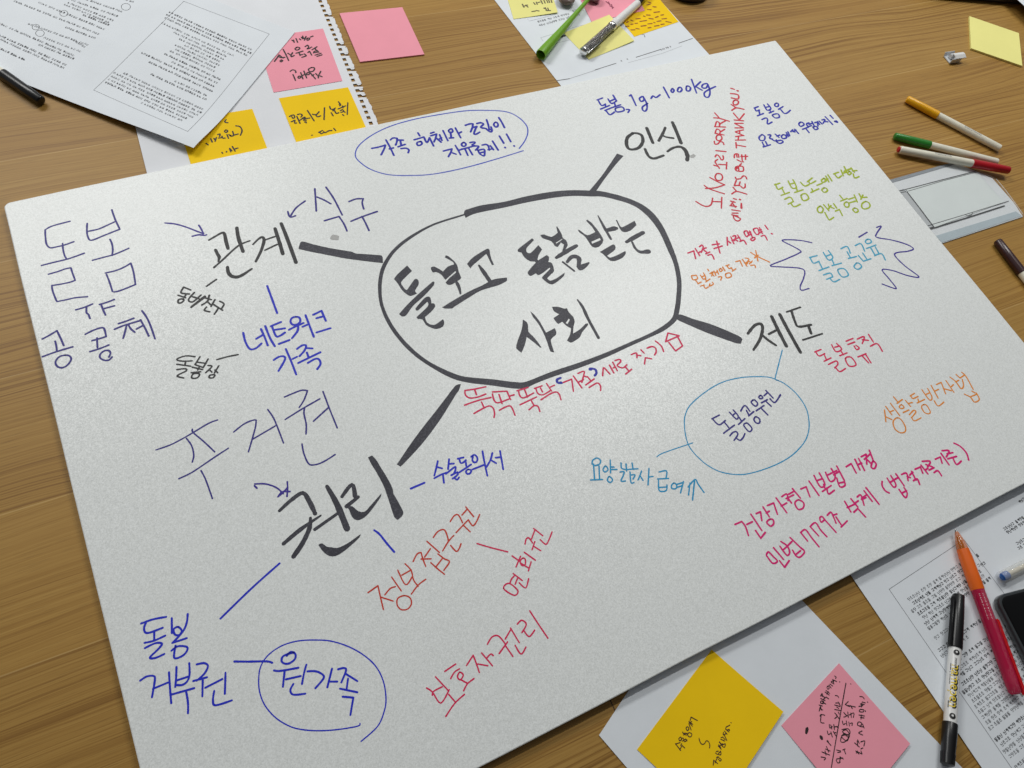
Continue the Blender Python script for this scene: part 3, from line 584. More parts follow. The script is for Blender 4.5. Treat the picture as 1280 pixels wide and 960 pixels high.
  "55,257 200,300 390,348;345,748 400,690 500,770 460,822 345,748;415,685 430,645 460,610;470,700 495,640;450,585 548,660;515,685 585,740 618,640;437,392 520,450;480,512 530,395;555,415 525,450 545,495 580,485 580,430 555,415;530,470 620,525;615,555 645,455;570,352 690,438;578,262 590,210 620,195 660,250;650,205 685,110;672,92 772,172;655,325 685,235;670,285 750,335;745,215 805,265 840,215 873,130")]),
 ('crimson', 1.6, 'crimson handwriting reading 보호자권리', [(520, 760, 6.857,
  "90,685 140,720 212,815 285,700;167,590 280,712;140,748 150,715 225,675;280,740 340,810;255,930 330,820 415,740;247,543 340,480;297,605 330,550 372,522;375,550 355,590 380,615 405,575 375,550;385,615 440,645;408,710 440,650 497,605;433,493 490,405! 515,470 543,552;530,480 615,495;562,385 655,495;605,430 640,395 662,408;612,310 650,250 700,237 745,280 765,310;713,390 785,290;768,325 830,415;765,265 812,185;810,172 885,297;850,320 900,395 942,335;"
  "868,138 905,105 945,140 908,210;925,195 970,245 1017,190;975,25 1050,140 1130,258")]),
 ('magenta', 1.8, 'magenta handwriting reading 건강가정기본법 개정', [(910, 560, 6.4,
  "55,612 110,588! 140,630 163,700;150,612 195,590;183,530 270,660;220,660 262,722! 298,675;225,525 260,510! 270,580;280,472 330,550;305,520 330,505;335,570 310,595 340,625 365,605 360,575 335,570;315,460 365,440! 395,530;385,400 470,518;425,465 470,440;430,390 470,368 480,420;475,395 508,440;465,405 525,375;485,370 530,345;515,325 578,400;565,415 535,440 560,490 600,480 605,440 565,415;582,328 625,310! 655,390;648,265 728,380;"
  "688,220 738,310 775,290 730,200;715,260 755,245;765,292 775,322;755,348 825,300;790,320 805,368 850,338;780,195 815,265 850,255 855,215 825,165;800,215 870,180;845,215 885,190;870,145 930,260;870,240 895,310 935,300 930,265;882,282 930,272;945,150 985,125! 1025,200;1015,90 1055,175;1045,130 1070,120;1045,85 1092,180;1065,70 1105,50! 1110,130;1100,80 1145,125;1090,90 1140,45;1130,18 1165,110;1160,105 1145,150 1170,165 1185,130 1160,105")]),
 ('magenta', 1.8, 'magenta handwriting reading 민법 779조 삭제 (법적가족기준)', [(940, 620, 9.143,
  "165,665 190,640 240,690 290,745 235,768 165,680;245,590 360,725;315,740 372,815! 425,738;320,575 365,640 405,680 430,640 400,570 330,520;355,615 400,575 455,520;435,475 575,610;465,620 500,680 545,700 600,640 560,590;505,665 555,625;555,420 610,385 680,475 765,580;555,415 635,515;665,350 725,305 785,390 855,465;665,350 760,455;825,275 790,300 775,250 800,235 830,270! 960,415;860,220 900,185 925,225 960,310;925,220 970,205;960,240 1020,330;1018,355 1088,285"),
  (1030, 540, 6.4, "165,555 215,640;185,605 250,575;215,535 270,600;240,575 275,550;238,642 270,612! 332,680;265,520 295,505 320,585;300,540 335,525;300,530 345,500;320,470 385,555;335,445 440,578;465,395 465,430 490,470 522,488;505,370 555,440 575,420 535,350;525,405 590,365;575,335 640,430;600,460 650,525 665,490 640,445;620,490 660,470;620,340 660,330 672,388;665,355 690,365;685,345 710,320;700,315 735,385;715,390 745,375 765,420;728,298 770,280! 790,330;775,265 830,335;810,305 830,290;"
  "785,235 850,235 828,280;815,260 870,280;840,305 880,285;880,325 910,310 940,350;890,218 930,200! 945,250;935,170 1000,262;945,150 1000,150 978,200;985,175 1030,165;990,215 1060,195;1030,205 1060,260 1098,232;1040,90 1090,115 1140,170 1157,225")]),
 ('blue', 2.2, 'blue handwriting reading 돌봄 거부권', [(160, 750, 6.4,
  "105,188 200,155 305,135;150,170 130,215 135,255 170,262 278,222;210,250 210,325;132,343 210,325 298,285;135,385 220,345 272,350 240,395 175,460 220,463 290,432;350,145 352,265;478,112 470,180 440,250 360,340;400,215 365,235 375,275 410,280 430,245 400,215;355,343 470,305;348,405 400,370 470,375 470,410 430,450 370,462 380,365;97,645 150,612 205,608 215,640 192,778;200,710 320,660;328,578 335,690 346,825;"
  "388,535 385,620 378,695;490,505 492,600 470,655 430,680 385,680;385,645 490,610;352,755 530,705;465,730 480,820 480,905;550,515 610,505 640,530 610,590 550,645;522,648 632,618;598,640 595,770;618,702 755,632;780,582 778,660 775,750;690,728 680,800 700,842 830,803")]),
 ('blue', 2.2, 'blue handwriting reading 원가족 with a dash', [(310, 780, 6,
  "-103,281 0,282 140,280 182,291;345,212 265,240 255,285 300,298 350,265 355,225 320,210 290,238;195,348 240,352 378,328;275,350 262,470;285,415 395,390;438,305 420,370 405,450;340,450 318,495 340,530 430,523;445,355 510,355 560,380 565,410 505,482;630,335 595,475;610,432 670,432;675,340 720,330 735,350 700,438;735,375 820,428;750,410 740,485;690,485 820,512;710,545 790,552! 768,682")]),
 ('blue', 1.4, 'blue oval around 원가족', [(310, 780, 6,
  "840,745 825,765 700,788 560,800 430,795 320,770 210,705 130,615 90,520 80,420 95,320 150,235 250,165 370,128 500,120 620,128 750,168 870,235 960,320 1015,430 1035,560 1020,660 970,770 848,880")]),
]
NOTE_INK = {
 'pink_left': (340, 35, 12.8, "320,195 350,215;345,195 355,230;385,170 410,230;440,175 460,190;470,150 500,170 490,130;490,175 540,155;545,135 520,195;565,165 560,195 590,190 600,165 565,165;615,145 655,130;40,535 110,440;95,450 140,475 205,470;110,430 180,482;150,512 130,530 150,542 170,522 150,512;180,345 225,430 265,520;255,405 300,430 330,395;300,430 310,460 355,440;"
   "400,310 370,335 395,355 435,340 440,315 400,310;385,405 495,370;430,390 450,440;450,430 490,425;480,470 545,445 515,415;530,300 570,275 585,310 560,335 600,325 635,305;575,395 600,372! 635,435;640,350 720,300;690,320 700,350;665,400 680,375 730,365;690,395 740,385;715,355 750,390;690,435 785,405;720,455 800,430;"
   "290,695 330,670 375,685 380,715;335,745 355,790 375,840;440,770 415,790 435,805 465,785 440,770;460,715 495,815;510,690 555,800;490,760 525,740;560,720 555,745 590,745 600,715 565,715;630,635 585,660 600,695 650,695 680,660 670,635 630,635;615,720 695,815;640,765 670,745;700,730 740,760 780,695;740,760 742,800;740,755 800,780"),
 'yellow_mid': (350, 105, 12.8, "150,520 215,495 235,530 210,550 190,525;180,605 240,580;240,580 235,625 265,625;270,520 320,630;280,490 325,480 355,500 335,530;320,580 395,530 400,560;380,560 475,545;375,580 420,580;395,610 415,605 420,625;440,425 545,590;520,485 580,490 625,445;570,490 600,525 650,510;712,380 705,570;795,360 810,400 850,405 885,385;845,430 875,405;820,460 850,510;875,430 900,470 940,460;"
   "930,400 1050,350;935,285 970,330 955,350;945,325 965,320;1000,350 1010,385;965,430 1000,410 1015,440 975,455;1000,490 1020,505;1025,440 1040,455;1085,300 1075,490;620,775 680,745;630,770 660,795 700,775;700,760 720,780 780,750 830,745;860,710 890,745;508,821 516,818"),
 'yellow_left': (240, 130, 12.8, "545,250 525,290 575,300;225,630 260,655;300,555 325,610;350,550 375,585;390,535 370,600;410,490 450,480 440,520;425,545 470,540;480,515 490,545 530,545;545,415 520,435 545,455 570,435 545,415;560,490 585,550;590,490 630,520 615,500;650,440 665,500 640,515;665,500 740,480;700,350 770,365 800,430 775,500;480,775 490,790;550,770 555,760;600,710 620,765;610,715 640,750;645,680 690,755;670,725 735,705"),
 'yellow_bottom': (830, 885, 12.8, "180,570 262,680;185,575 255,552;280,570 262,600;250,665 285,600;285,600 328,640;235,490 265,465 278,500 250,525 235,490;270,500 300,480 312,512 290,530;310,520 345,495;320,540 365,520 342,500;295,385 310,410 330,400;310,430 365,405;345,400 350,440;370,420 400,395 440,415 430,455 395,460 370,425;"
   "350,320 375,300 395,335 370,360 350,320;395,250 430,350;400,230 450,290;395,215 455,260;410,240 440,215;430,145 415,200;430,145 530,200;555,485 570,540 600,580 640,570 670,525 705,540 725,590 720,640;785,835 775,915;785,835 845,890;805,880 850,780;830,790 865,785;870,800 905,825 885,850 860,820;825,700 860,690;815,720 850,745 870,715;860,740 885,700;895,690 900,745 870,750;860,610 905,660;870,620 895,600;865,590 900,640;"
   "875,550 930,590;880,540 910,600 930,570;930,590 970,575 960,625 930,620 920,600;905,475 930,465;900,500 960,530;935,470 970,510;960,440 995,520;945,390 940,430 985,410;960,370 1000,420;985,345 1030,385;990,300 980,345 1040,350;1000,300 1045,275;1030,340 1040,360;1062,235 1068,238"),
 'pink_bottom': (995, 840, 8, "498,112,9 470,265,9 420,540,9 345,960,9;250,425 245,500 278,510;238,440 250,425 285,432;230,390 240,350;235,365 265,380;230,330 262,340;245,345 250,380;250,290 245,310 270,315 275,295 250,290;245,265 290,285;265,300 295,320;250,235 290,255;260,215 270,245;255,220 245,240;275,270 295,255;290,200 330,230;300,250 325,268;308,222 322,195;300,185 335,213;310,150 325,140 330,165 315,170 310,150;330,130 350,160;340,120 365,140;355,105 380,120;350,100 375,85 370,115;365,75 405,95;385,40 400,50 395,65;"
   "390,235 415,240 425,255;420,300 440,335;385,330 440,345;395,310 430,310;405,350 425,365;385,375 440,385;385,410 410,440 385,465;400,430 430,470;420,400 430,420;330,525 335,560 360,545;345,530 355,570;375,525 380,575;400,545 420,560;375,550 410,545;310,590 320,625 340,615;345,600 360,650;370,595 395,640;380,610 395,605;305,690 345,735;322,705 312,685;290,770 335,790;300,745 320,800;255,800 330,830;285,790 295,830;245,850 290,860 275,880;"
   "490,325 520,295;490,325 530,345;520,335 590,350;540,335 560,365;475,405 500,440 475,450;490,425 520,445;515,400 520,455;530,430 575,410 570,455;545,410 550,455;460,490 470,525 490,515;500,490 505,535;525,500 530,540;540,515 560,510 555,535;455,575 520,570 530,620 450,640 500,690 520,640 460,600 500,580 530,640 480,700 440,690 470,620 520,660;460,780 485,770;475,780 490,820;400,780 440,790;410,805 440,800;430,850 465,870;395,880 410,910 435,900;400,870 460,860;440,850 425,910;"
   "635,245 665,250 680,270;660,300 690,310;640,320 680,325;625,345 665,335;655,310 650,350;640,375 630,395 665,400 675,380 640,375;690,388 690,396;625,430 680,440;640,455 675,460;650,430 645,470;620,500 610,530 640,540 650,510 620,500;660,520 675,560;635,545 670,550;655,590 620,610 660,630;610,680 625,715;640,700 680,690 670,740;580,710 625,750;605,690 610,740;660,760 640,770;590,790 620,820;610,800 650,820;595,810 605,790;640,790 650,815;710,300 714,304;435,98 438,101;545,118 548,120;"
   "P 90,600 95,560 118,548 124,580 108,622 92,618;P 232,640 240,632 262,645 268,675 255,682 238,665"),
 'pale_top': (620, 0, 9.143, "300,50 320,85;310,75 360,60;340,60 365,85;430,35 445,55;460,30 470,55;480,35 500,30;510,10 530,50;545,10 560,45;575,5 590,40;600,10 610,40;625,0 635,40;410,135 450,130;460,125 490,130;545,100 570,110;560,95 580,130;590,100 600,130;570,125 620,130"),
 'pink_top': (740, 0, 8, "140,15 170,40;165,20 180,50;180,60 215,75;195,45 205,85;10,25 60,40;20,20 45,45"),
 'yellow_top': (740, 0, 8, "560,20 590,30;550,50 580,42;610,68 640,70;555,95 590,98;620,125 675,118;690,152 715,148;545,150 580,152;440,190 480,185;515,160 530,165;570,185 610,190;635,175 660,165;700,190 745,185;480,215 545,205;560,240 600,235;618,225 630,228;650,215 690,208;740,215 790,225;345,225 365,215;385,200 410,210;340,265 370,262;390,245 410,240;430,235 455,232;490,262 540,255;560,280 590,275;625,262 670,255;690,245 720,240;390,300 430,298;440,285 470,290"),
}
# ================================================================ the table
bm = bmesh.new()
bmesh.ops.create_cube(bm, size=1)
bmesh.ops.scale(bm, vec=(4.4, 3.0, 0.03), verts=bm.verts)
bmesh.ops.translate(bm, vec=(0.2, 0.35, -0.015), verts=bm.verts)
bmesh.ops.bevel(bm, geom=bm.edges[:], offset=0.003, segments=2, affect='EDGES')
table = obj('tabletop', bm, M_WOOD)
table['kind'] = 'structure'

# ================================================================ the foam board and its writing
BH = 0.30238
board = thing('foam_board', 'large white foam board covered in colourful Korean handwriting around a dark oval', 'foam board')
board.matrix_world = BOARD
bm = bmesh.new()
r = 0.006
out = []
for cx, cy, a0 in ((0.45 - 0.0015, BH - 0.0015, 0), (-0.45 + r, BH - r, 90), (-0.45 + 0.003, -BH + 0.003, 180), (0.45 - 0.003, -BH + 0.003, 270)):
    rr = r if a0 == 90 else (0.0015 if a0 == 0 else 0.003)
    for k in range(6):
        a = math.radians(a0 + k * 18)
        out.append((cx + rr * math.cos(a), cy + rr * math.sin(a)))
# long edges get a faint hand-cut waviness
pts = []
for i in range(len(out)):
    a, b = out[i], out[(i + 1) % len(out)]
    m = 40 if math.hypot(a[0] - b[0], a[1] - b[1]) > 0.1 else 1
    for j in range(m):
        x, y = a[0] + (b[0] - a[0]) * j / m, a[1] + (b[1] - a[1]) * j / m
        w = 0.0005 * noise.noise((x * 12, y * 12, 5)) if m > 1 else 0
        pts.append((x + w, y + w))
top = [bm.verts.new((x, y, -0.0004)) for x, y in pts]
ins = [bm.verts.new((x * (1 - 0.0016), y * (1 - 0.0022), 0)) for x, y in pts]
bot = [bm.verts.new((x, y, -0.005)) for x, y in pts]
n = len(pts)
for i in range(n):
    j = (i + 1) % n
    bm.faces.new((top[i], top[j], ins[j], ins[i]))
    bm.faces.new((bot[i], bot[j], top[j], top[i]))
bm.faces.new(ins)
bm.faces.new(bot[::-1])
obj('foam_sheet', bm, M_FOAM, board)
SPLIT = {'blue dash, tick': ['short blue dash beside 수술동의서', 'blue tick under 권리', 'long blue line from 권리 to 돌봄 거부권'],
         'jagged blue burst': ['jagged blue burst line left of 돌봄 공교육', 'small blue tick above 돌봄 공교육', 'jagged blue burst line right of 돌봄 공교육'],
         'broad dark oval around': ['broad dark oval around the title', 'broad dark connecting stroke to 인식', 'broad dark connecting stroke to 제도'],
         'thin teal oval': ['thin teal line from 제도 to the oval', 'thin teal oval around 돌봄공무원', 'thin teal line from the oval to 요양보호사'],
         'blue quotation': ['blue opening quotation mark before 가족', 'blue closing quotation mark after 가족']}
def ink_part(ink, width, label, crops):
    bm = bmesh.new()
    for c in crops:
        draw(bm, c, width, on_board, 0.00005, BSCALE)
    o = obj('smudge' if ink == 'smudge' else ('handwriting' if 'reading' in label or 'word' in label else 'drawn_line'), bm, INKS[ink], board)
    o['label'] = label
for ink, width, label, crops in WRITING:
    names = next((v for k, v in SPLIT.items() if label.startswith(k)), None)
    if names is None:
        ink_part(ink, width, label, crops)
    elif 'quotation' in label:
        for nm, c in zip(names, crops): ink_part(ink, width, nm, [c])
    else:
        single = [(c[0], c[1], c[2], st) for c in crops for st in c[3].split(';')]
        for nm, c in zip(names, single): ink_part(ink, width, nm, [c])

# ================================================================ sheets of paper
def sheet(bm, P0, u, v, nu, nv, z, h=None, thick=0.00025, keep=None):
    "a thin sheet spanned by u and v from corner P0; h(s, t) lifts it"
    g, b = {}, {}
    for i in range(nu + 1):
        for j in range(nv + 1):
            s, t = i / nu, j / nv
            p = P0 + u * s + v * t
            zz = z + (h(s, t) if h else 0)
            g[i, j] = bm.verts.new((p.x, p.y, zz))
            b[i, j] = bm.verts.new((p.x, p.y, zz - thick))
    flip = u.x * v.y - u.y * v.x < 0
    def face(vs):
        bm.faces.new(vs[::-1] if flip else vs)
    for i in range(nu):
        for j in range(nv):
            face([g[i, j], g[i + 1, j], g[i + 1, j + 1], g[i, j + 1]])
            face([b[i, j], b[i, j + 1], b[i + 1, j + 1], b[i + 1, j]])
    for i in range(nu):
        face([b[i, 0], b[i + 1, 0], g[i + 1, 0], g[i, 0]])
        face([g[i, nv], g[i + 1, nv], b[i + 1, nv], b[i, nv]])
    for j in range(nv):
        face([g[0, j], g[0, j + 1], b[0, j + 1], b[0, j]])
        face([b[nu, j], b[nu, j + 1], g[nu, j + 1], g[nu, j]])
def v2(p): return Vector((p.x, p.y))
def line_quads(bm, pts, w, zf):
    "a thin printed line through world points"
    res = [(p[0], p[1], w) for p in pts]
    z0 = lay(0)
    n0 = len(bm.verts)
    ribbon(bm, res, 0, 0.0)
    bm.verts.ensure_lookup_table()
    for v in bm.verts[n0:]:
        v.co.z = zf(v.co.x, v.co.y) + 0.00006 + z0
GLYPH = [((0.1, .9, .8, .9), (.8, .9, .8, .55), (.1, .3, .9, .3)), ((.1, .9, .1, .5), (.1, .5, .6, .5), (.85, 1, .85, .3), (.2, .1, .8, .1)),
         ((.2, .95, .7, .95), (.45, .95, .15, .5), (.45, .75, .75, .5), (.1, .25, .9, .25)), ((.3, .9, .6, .9), (.3, .55, .6, .55), (.3, .9, .3, .55), (.6, .9, .6, .55), (.85, 1, .85, .1)),
         ((.1, .95, .6, .95), (.1, .6, .6, .6), (.1, .95, .1, .6), (.8, 1, .8, .35), (.8, .7, 1, .7), (.25, .2, .7, .2)), ((.15, .9, .85, .9), (.15, .9, .15, .6), (.15, .6, .85, .6), (.5, .6, .5, .35), (.05, .32, .95, .32), (.2, .1, .8, .1))]
def print_text(bm, A, B, size, zf, up, weight=0.13, gap=0.16, rng=random):
    "a row of tiny printed Hangul-like blocks from A to B; the letters stand towards `up`"
    d = (B - A)
    L = d.length
    d /= L
    x = 0
    while x < L - size * 0.5:
        word = rng.randint(2, 5)
        for k in range(word):
            if x > L - size * 0.5: break
            g = rng.choice(GLYPH)
            o = A + d * x
            z0 = lay(0)
            for a in g:
                p = o + d * (a[0] * size * 0.86) + up * (a[1] * size)
                q = o + d * (a[2] * size * 0.86) + up * (a[3] * size)
                e = (q - p)
                if e.length < 1e-7: continue
                nn = Vector((-e.y, e.x)).normalized() * (size * weight * 0.5)
                vs = [p - nn, q - nn, q + nn, p + nn]
                f = bm.faces.new([bm.verts.new((c.x, c.y, zf(c.x, c.y) + 0.00006 + z0)) for c in vs])
                f.normal_update()
                if f.normal.z < 0: f.normal_flip()
            x += size * 0.98
        x += size * rng.uniform(0.4, 0.7)

# ---- printed A4 handout, top left, curling up at its near corner
z = 0.0026
P0 = v2(at(242.5, 187, 0.0070)); P1 = v2(at(371, 37.5, z))
u = (P1 - P0).normalized() * 0.21
v = Vector((-u.y, u.x)).normalized() * 0.297
def lift(s, t):
    c = math.exp(-((s / 0.22) ** 2 + (t / 0.30) ** 2)) * 0.0046
    e = math.exp(-(s / 0.13) ** 2) * 0.0022 * (1 - 0.4 * t)
    return c + e + 0.0006 * noise.noise((s * 3, t * 3, 1))
bm = bmesh.new()
sheet(bm, P0, u, v, 40, 50, z, lift)
handout = thing('printed_handout', 'printed white A4 handout with circled words and a framed page, its near corner curling up', 'document', (0, 0, 0))
obj('paper_sheet', bm, M_PAPER, handout, True)
def zdoc(x, y):
    d = Vector((x, y)) - P0
    s, t = d.dot(u) / u.length_squared, d.dot(v) / v.length_squared
    return z + lift(s, t)
def hit_doc(px, py):
    zz = z
    for _ in range(5):
        p = at(px, py, zz); zz = zdoc(p.x, p.y)
    return v2(p)
rng = random.Random(3)
dn = -u.normalized()          # the page is read from the far side: letters stand towards the near edge
bmt = bmb = bmesh.new()
ROWS = [(640, -30, 985, 88, 0), (430, -60, 950, 125, 0), (540, 10, 915, 160, 0), (500, 20, 880, 175, 0), (665, 110, 880, 195, 1), (300, 5, 845, 230, 0), (120, 0, 800, 268, 0), (515, 205, 770, 300, 1), (225, 180, 715, 355, 0),
        (570, 300, 690, 372, 0), (350, 290, 655, 408, 0), (0, 180, 600, 440, 0), (305, 345, 600, 465, 1), (0, 275, 540, 515, 1), (-40, 285, 520, 540, 0), (-40, 360, 210, 475, 1), (860, -60, 1075, 12, 1)]
for x1, y1, x2, y2, bold in ROWS:
    a, b = hit_doc(x1 / 6.4, y1 / 6.4), hit_doc(x2 / 6.4, y2 / 6.4)
    print_text(bmb if bold else bmt, b, a, 0.0027, zdoc, dn, 0.2 if bold else 0.15, rng=rng)
obj('printed_page', bmt, M_PRINT, handout)
bmt = bmb = bmesh.new()
fr = [hit_doc(234.7, 164.3), hit_doc(336.7, 42.5), hit_doc(229.7, 1.6), hit_doc(117, 112.5)]
eu, ev = fr[1] - fr[0], fr[3] - fr[0]
lines = [(.82, .04, .98, 1), (.79, .02, .99, 1), (.76, .04, .98, 0), (.71, .15, .98, 0), (.68, .2, .8, 0), (.65, .2, .72, 0), (.62, .22, .62, 0), (.59, .2, .7, 0), (.56, .22, .66, 0), (.53, .2, .7, 0), (.49, .1, .72, 1), (.455, .1, .6, 0),
         (.42, .1, .92, 1), (.38, .08, .8, 1), (.33, .1, .45, 0), (.30, .08, .7, 1), (.22, .04, .9, 0), (.19, .03, .97, 1), (.16, .04, .98, 0), (.13, .06, .98, 0), (.10, .1, .99, 1), (.07, .12, .55, 0)]
for s, a, b, bold in lines:
    p, q = fr[0] + eu * s + ev * a, fr[0] + eu * s + ev * b
    print_text(bmb if bold else bmt, p, q, 0.0027, zdoc, dn, 0.2 if bold else 0.15, rng=rng)
obj('framed_page', bmt, M_PRINT, handout)
bm = bmesh.new()
for i in range(4):
    a, b = fr[i], fr[(i + 1) % 4]
    line_quads(bm, [a + (b - a) * k / 20 for k in range(21)], 0.0004, zdoc)
obj('page_frame', bm, M_PRINTG, handout)
for cx, cy, rr in ((1007, 55, 32), (511, 107, 28), (287, 217, 26), (320, 266, 30)):
    bm = bmesh.new()
    line_quads(bm, [hit_doc((cx + rr * 1.15 * math.cos(a)) / 6.4, (cy + rr * 0.85 * math.sin(a)) / 6.4) for a in [k * 2 * PI / 20 for k in range(21)]], 0.0005, zdoc)
    obj('pen_circle', bm, M_PRINT, handout)


# ---- sketchbook leaf with torn binding holes, under the handout
z = 0.0013
A = v2(at(182.6, 212, z)); B = v2(at(473.5, 153.5, z)); Bt = v2(at(404, -12, z))
sp = (Bt - B).normalized()             # along the perforated edge
ac = Vector((-sp.y, sp.x))             # away from it, over the sheet
lw = (A - B).dot(ac)
leaf = thing('sketchbook_leaf', 'white sketchbook leaf with a torn perforated edge, partly under the board', 'paper')
bm = bmesh.new()
pitch, hole = 0.00835, 0.0046
org = B - sp * 0.08
def quad(bm, pts, z0, thick=0.00022):
    a = [bm.verts.new((p.x, p.y, z0)) for p in pts]
    b = [bm.verts.new((p.x, p.y, z0 - thick)) for p in pts]
    n = len(pts)
    f = bm.faces.new(a); f.normal_update()
    if f.normal.z < 0: f.normal_flip()
    bm.faces.new(b)
    for i in range(n):
        bm.faces.new((a[i], a[(i + 1) % n], b[(i + 1) % n], b[i]))
N = 42
Ltot = N * pitch
quad(bm, [org + ac * 0.0105, org + ac * lw, org + ac * lw + sp * Ltot, org + ac * 0.0105 + sp * Ltot], z)
rng = random.Random(11)
for k in range(N):
    o = org + sp * (k * pitch)
    quad(bm, [o + ac * 0.0065, o + ac * 0.0105, o + ac * 0.0105 + sp * (pitch - hole), o + ac * 0.0065 + sp * (pitch - hole)], z)
    torn = rng.random() < 0.14
    e1, e2, e3 = (rng.uniform(-0.0006, 0.0009) for _ in range(3))
    if torn:       # the bridge beyond the hole is ripped away
        quad(bm, [o + ac * 0.0065, o + ac * (0.002 + e1), o + ac * (0.001 + e2) + sp * (pitch - hole) * 0.6, o + ac * 0.0065 + sp * (pitch - hole)], z)
        quad(bm, [o + ac * 0.0065 + sp * pitch, o + ac * (0.001 + e3) + sp * (pitch - 0.0004), o + ac * 0.0025 + sp * (pitch - hole * 0.55), o + ac * 0.0052 + sp * (pitch - hole * 0.6)], z)
    else:
        quad(bm, [o + ac * 0.0065, o + ac * (0.001 + e1), o + ac * (0.0006 + e2) + sp * pitch * 0.5, o + ac * (0.001 + e3) + sp * pitch, o + ac * 0.0065 + sp * pitch], z)
obj('paper_sheet', bm, M_PAPER2, leaf)

# ---- sticky notes
def note(corners, z, mat, label, ink=None, ink_mat=M_PEN, ink_w=1.25, thick=0.00018, curl=0.0, group='sticky notes with handwriting', name='sticky_note', cat='sticky note'):
    "corners: three photo corners P0, P0+u, P0+v of the square"
    p = [v2(at(x, y, z)) for x, y in corners]
    u, v = p[1] - p[0], p[2] - p[0]
    side = 0.076
    u = u.normalized() * side if abs(u.length - side) < 0.006 else u
    v = v.normalized() * side if abs(v.length - side) < 0.006 else v
    o = thing(name, label, cat, (0, 0, 0), 0, group)
    bm = bmesh.new()
    h = (lambda s, t: curl * (s * s * 0.7 + 0.3 * s * t)) if curl else None
    sheet(bm, p[0], u, v, 12, 12, z, h, thick)
    obj('note_sheet' if thick < 0.001 else 'note_pad_block', bm, mat, o, True)
    if ink:
        bm = bmesh.new()
        fn = plane_fn(z)
        draw(bm, NOTE_INK[ink], ink_w, fn, z + 0.00010, local_scale(fn))
        if curl:
            for vv in bm.verts:
                d = Vector((vv.co.x, vv.co.y)) - p[0]
                det = u.x * v.y - u.y * v.x
                s, t = (d.x * v.y - d.y * v.x) / det, (u.x * d.y - u.y * d.x) / det
                vv.co.z += curl * (s * s * 0.7 + 0.3 * s * t)
        obj('handwriting', bm, ink_mat, o)
    return o
def far_corner(a, b, c):     # photo positions a, b, c -> a + c - b, worked out on the table
    p = at(*a) + at(*c) - at(*b)
    return p
def px_of(p):
    d = RW @ (p - CW)
    return (640 + FOC * d.x / d.z, 480 + FOC * d.y / d.z)
tl = px_of(far_corner((403.7, 35.6), (428, 101), (341, 115.6)))
note([(428, 101), (403.7, 35.6), (341, 115.6)], 0.0017, M_PINK, 'pink sticky note with upside down black writing on the sketchbook leaf', 'pink_left')
bl = at(435, 109, .0017) - at(346.7, 123, .0017)
rgt = Vector((bl.y, -bl.x, 0)).normalized() * 0.076
note([(435, 109), (346.7, 123), px_of(at(435, 109, .0017) + rgt)], 0.0017, M_YELLOW, 'yellow sticky note with slashes in its writing, nearest the torn perforated edge', 'yellow_mid')
d = (at(333, 182.6, .0017) - at(315.3, 136, .0017)).normalized()
e = Vector((d.y, -d.x, 0))
p = at(315.3, 136, .0017)
note([(315.3, 136), px_of(p + d * 0.076), px_of(p + e * 0.076)], 0.0017, M_YELLOW, 'yellow sticky note half hidden under the curled corner of the printed handout', 'yellow_left')
note([(450, 77.2), (528.5, 68), (424.5, 16.5)], 0.0016, M_PINK, 'blank pink sticky note pad lying alone on the bare wood', None, thick=0.0015, group='blank sticky note pads', name='sticky_note_pad', cat='note pad')
note([(1213.9, 60.2), (1277.2, 82), (1211.7, 18.8)], 0.0026, M_PALE, 'blank pale yellow sticky note pad on the bare wood', None, thick=0.0025, group='blank sticky note pads', name='sticky_note_pad', cat='note pad')

# ---- two printed sheets at the far edge of the board
z = 0.0007
under = thing('paper_sheet', 'plain white sheet peeking out below the printed form at the far edge of the board', 'paper')
a, b = v2(at(703, 106.5, 0.0004)), v2(at(888, 70, 0.0004))
q = (b - a).normalized()
w_ = Vector((-q.y, q.x))
bm = bmesh.new()
quad(bm, [a - w_ * 0.03 - q * 0.0, a - w_ * 0.03 + q * 0.21, a + w_ * 0.004 + q * 0.21, a + w_ * 0.004], 0.0004)
obj('sheet', bm, M_PAPER2, under)
form = thing('printed_form', 'printed white form under sticky notes, a green pen and a silver pen', 'document')
a, b = v2(at(697.5, 102.5, z)), v2(at(885, 66.5, z))
c, d = v2(at(619, 1, z)), v2(at(825, 0, z))
lft, rgt_ = (c - a), (d - b)
bm = bmesh.new()
quad(bm, [a - lft * 0.12, b - rgt_ * 0.18, d + rgt_ * 1.2, c + lft * 0.6], z)
obj('sheet', bm, M_PAPER, form)
fz = lambda x, y: z
def flat(px, py): return v2(at(px, py, 0.0007))
zf7 = lambda x, y: 0.0007
bm = bmesh.new()
L7 = lambda x0, y0, s, *p: [flat(x0 + x / s, y0 + y / s) for x, y in p]
bm.free()
RM = [M_PRINT]
def rule(pts, w):
    bm = bmesh.new()
    line_quads(bm, pts, w, zf7)
    obj('ruled_line', bm, RM[0], form)
rule(L7(740, 0, 8, (868, 432), (1006, 384)), 0.0008)
rule(L7(740, 0, 8, (440, 574), (560, 535), (690, 494)), 0.0008)
rule(L7(740, 0, 8, (30, 700), (130, 668), (240, 634)), 0.0008)
rule(L7(620, 0, 9.143, (700, 922), (840, 900)), 0.0009)
rule(L7(740, 0, 8, (505, 348), (520, 345), (530, 372)), 0.0008)
rule(L7(620, 0, 9.143, (690, 440), (760, 415), (815, 400)), 0.0028)
RM[0] = M_PRINTG
rule(L7(620, 0, 9.143, (840, 900), (1100, 815), (1280, 752)), 0.0004)
rule(L7(740, 0, 8, (360, 628), (700, 535), (900, 460)), 0.0003)
rule(L7(620, 0, 9.143, (510, 432), (690, 378), (900, 310), (1100, 262)), 0.0003)
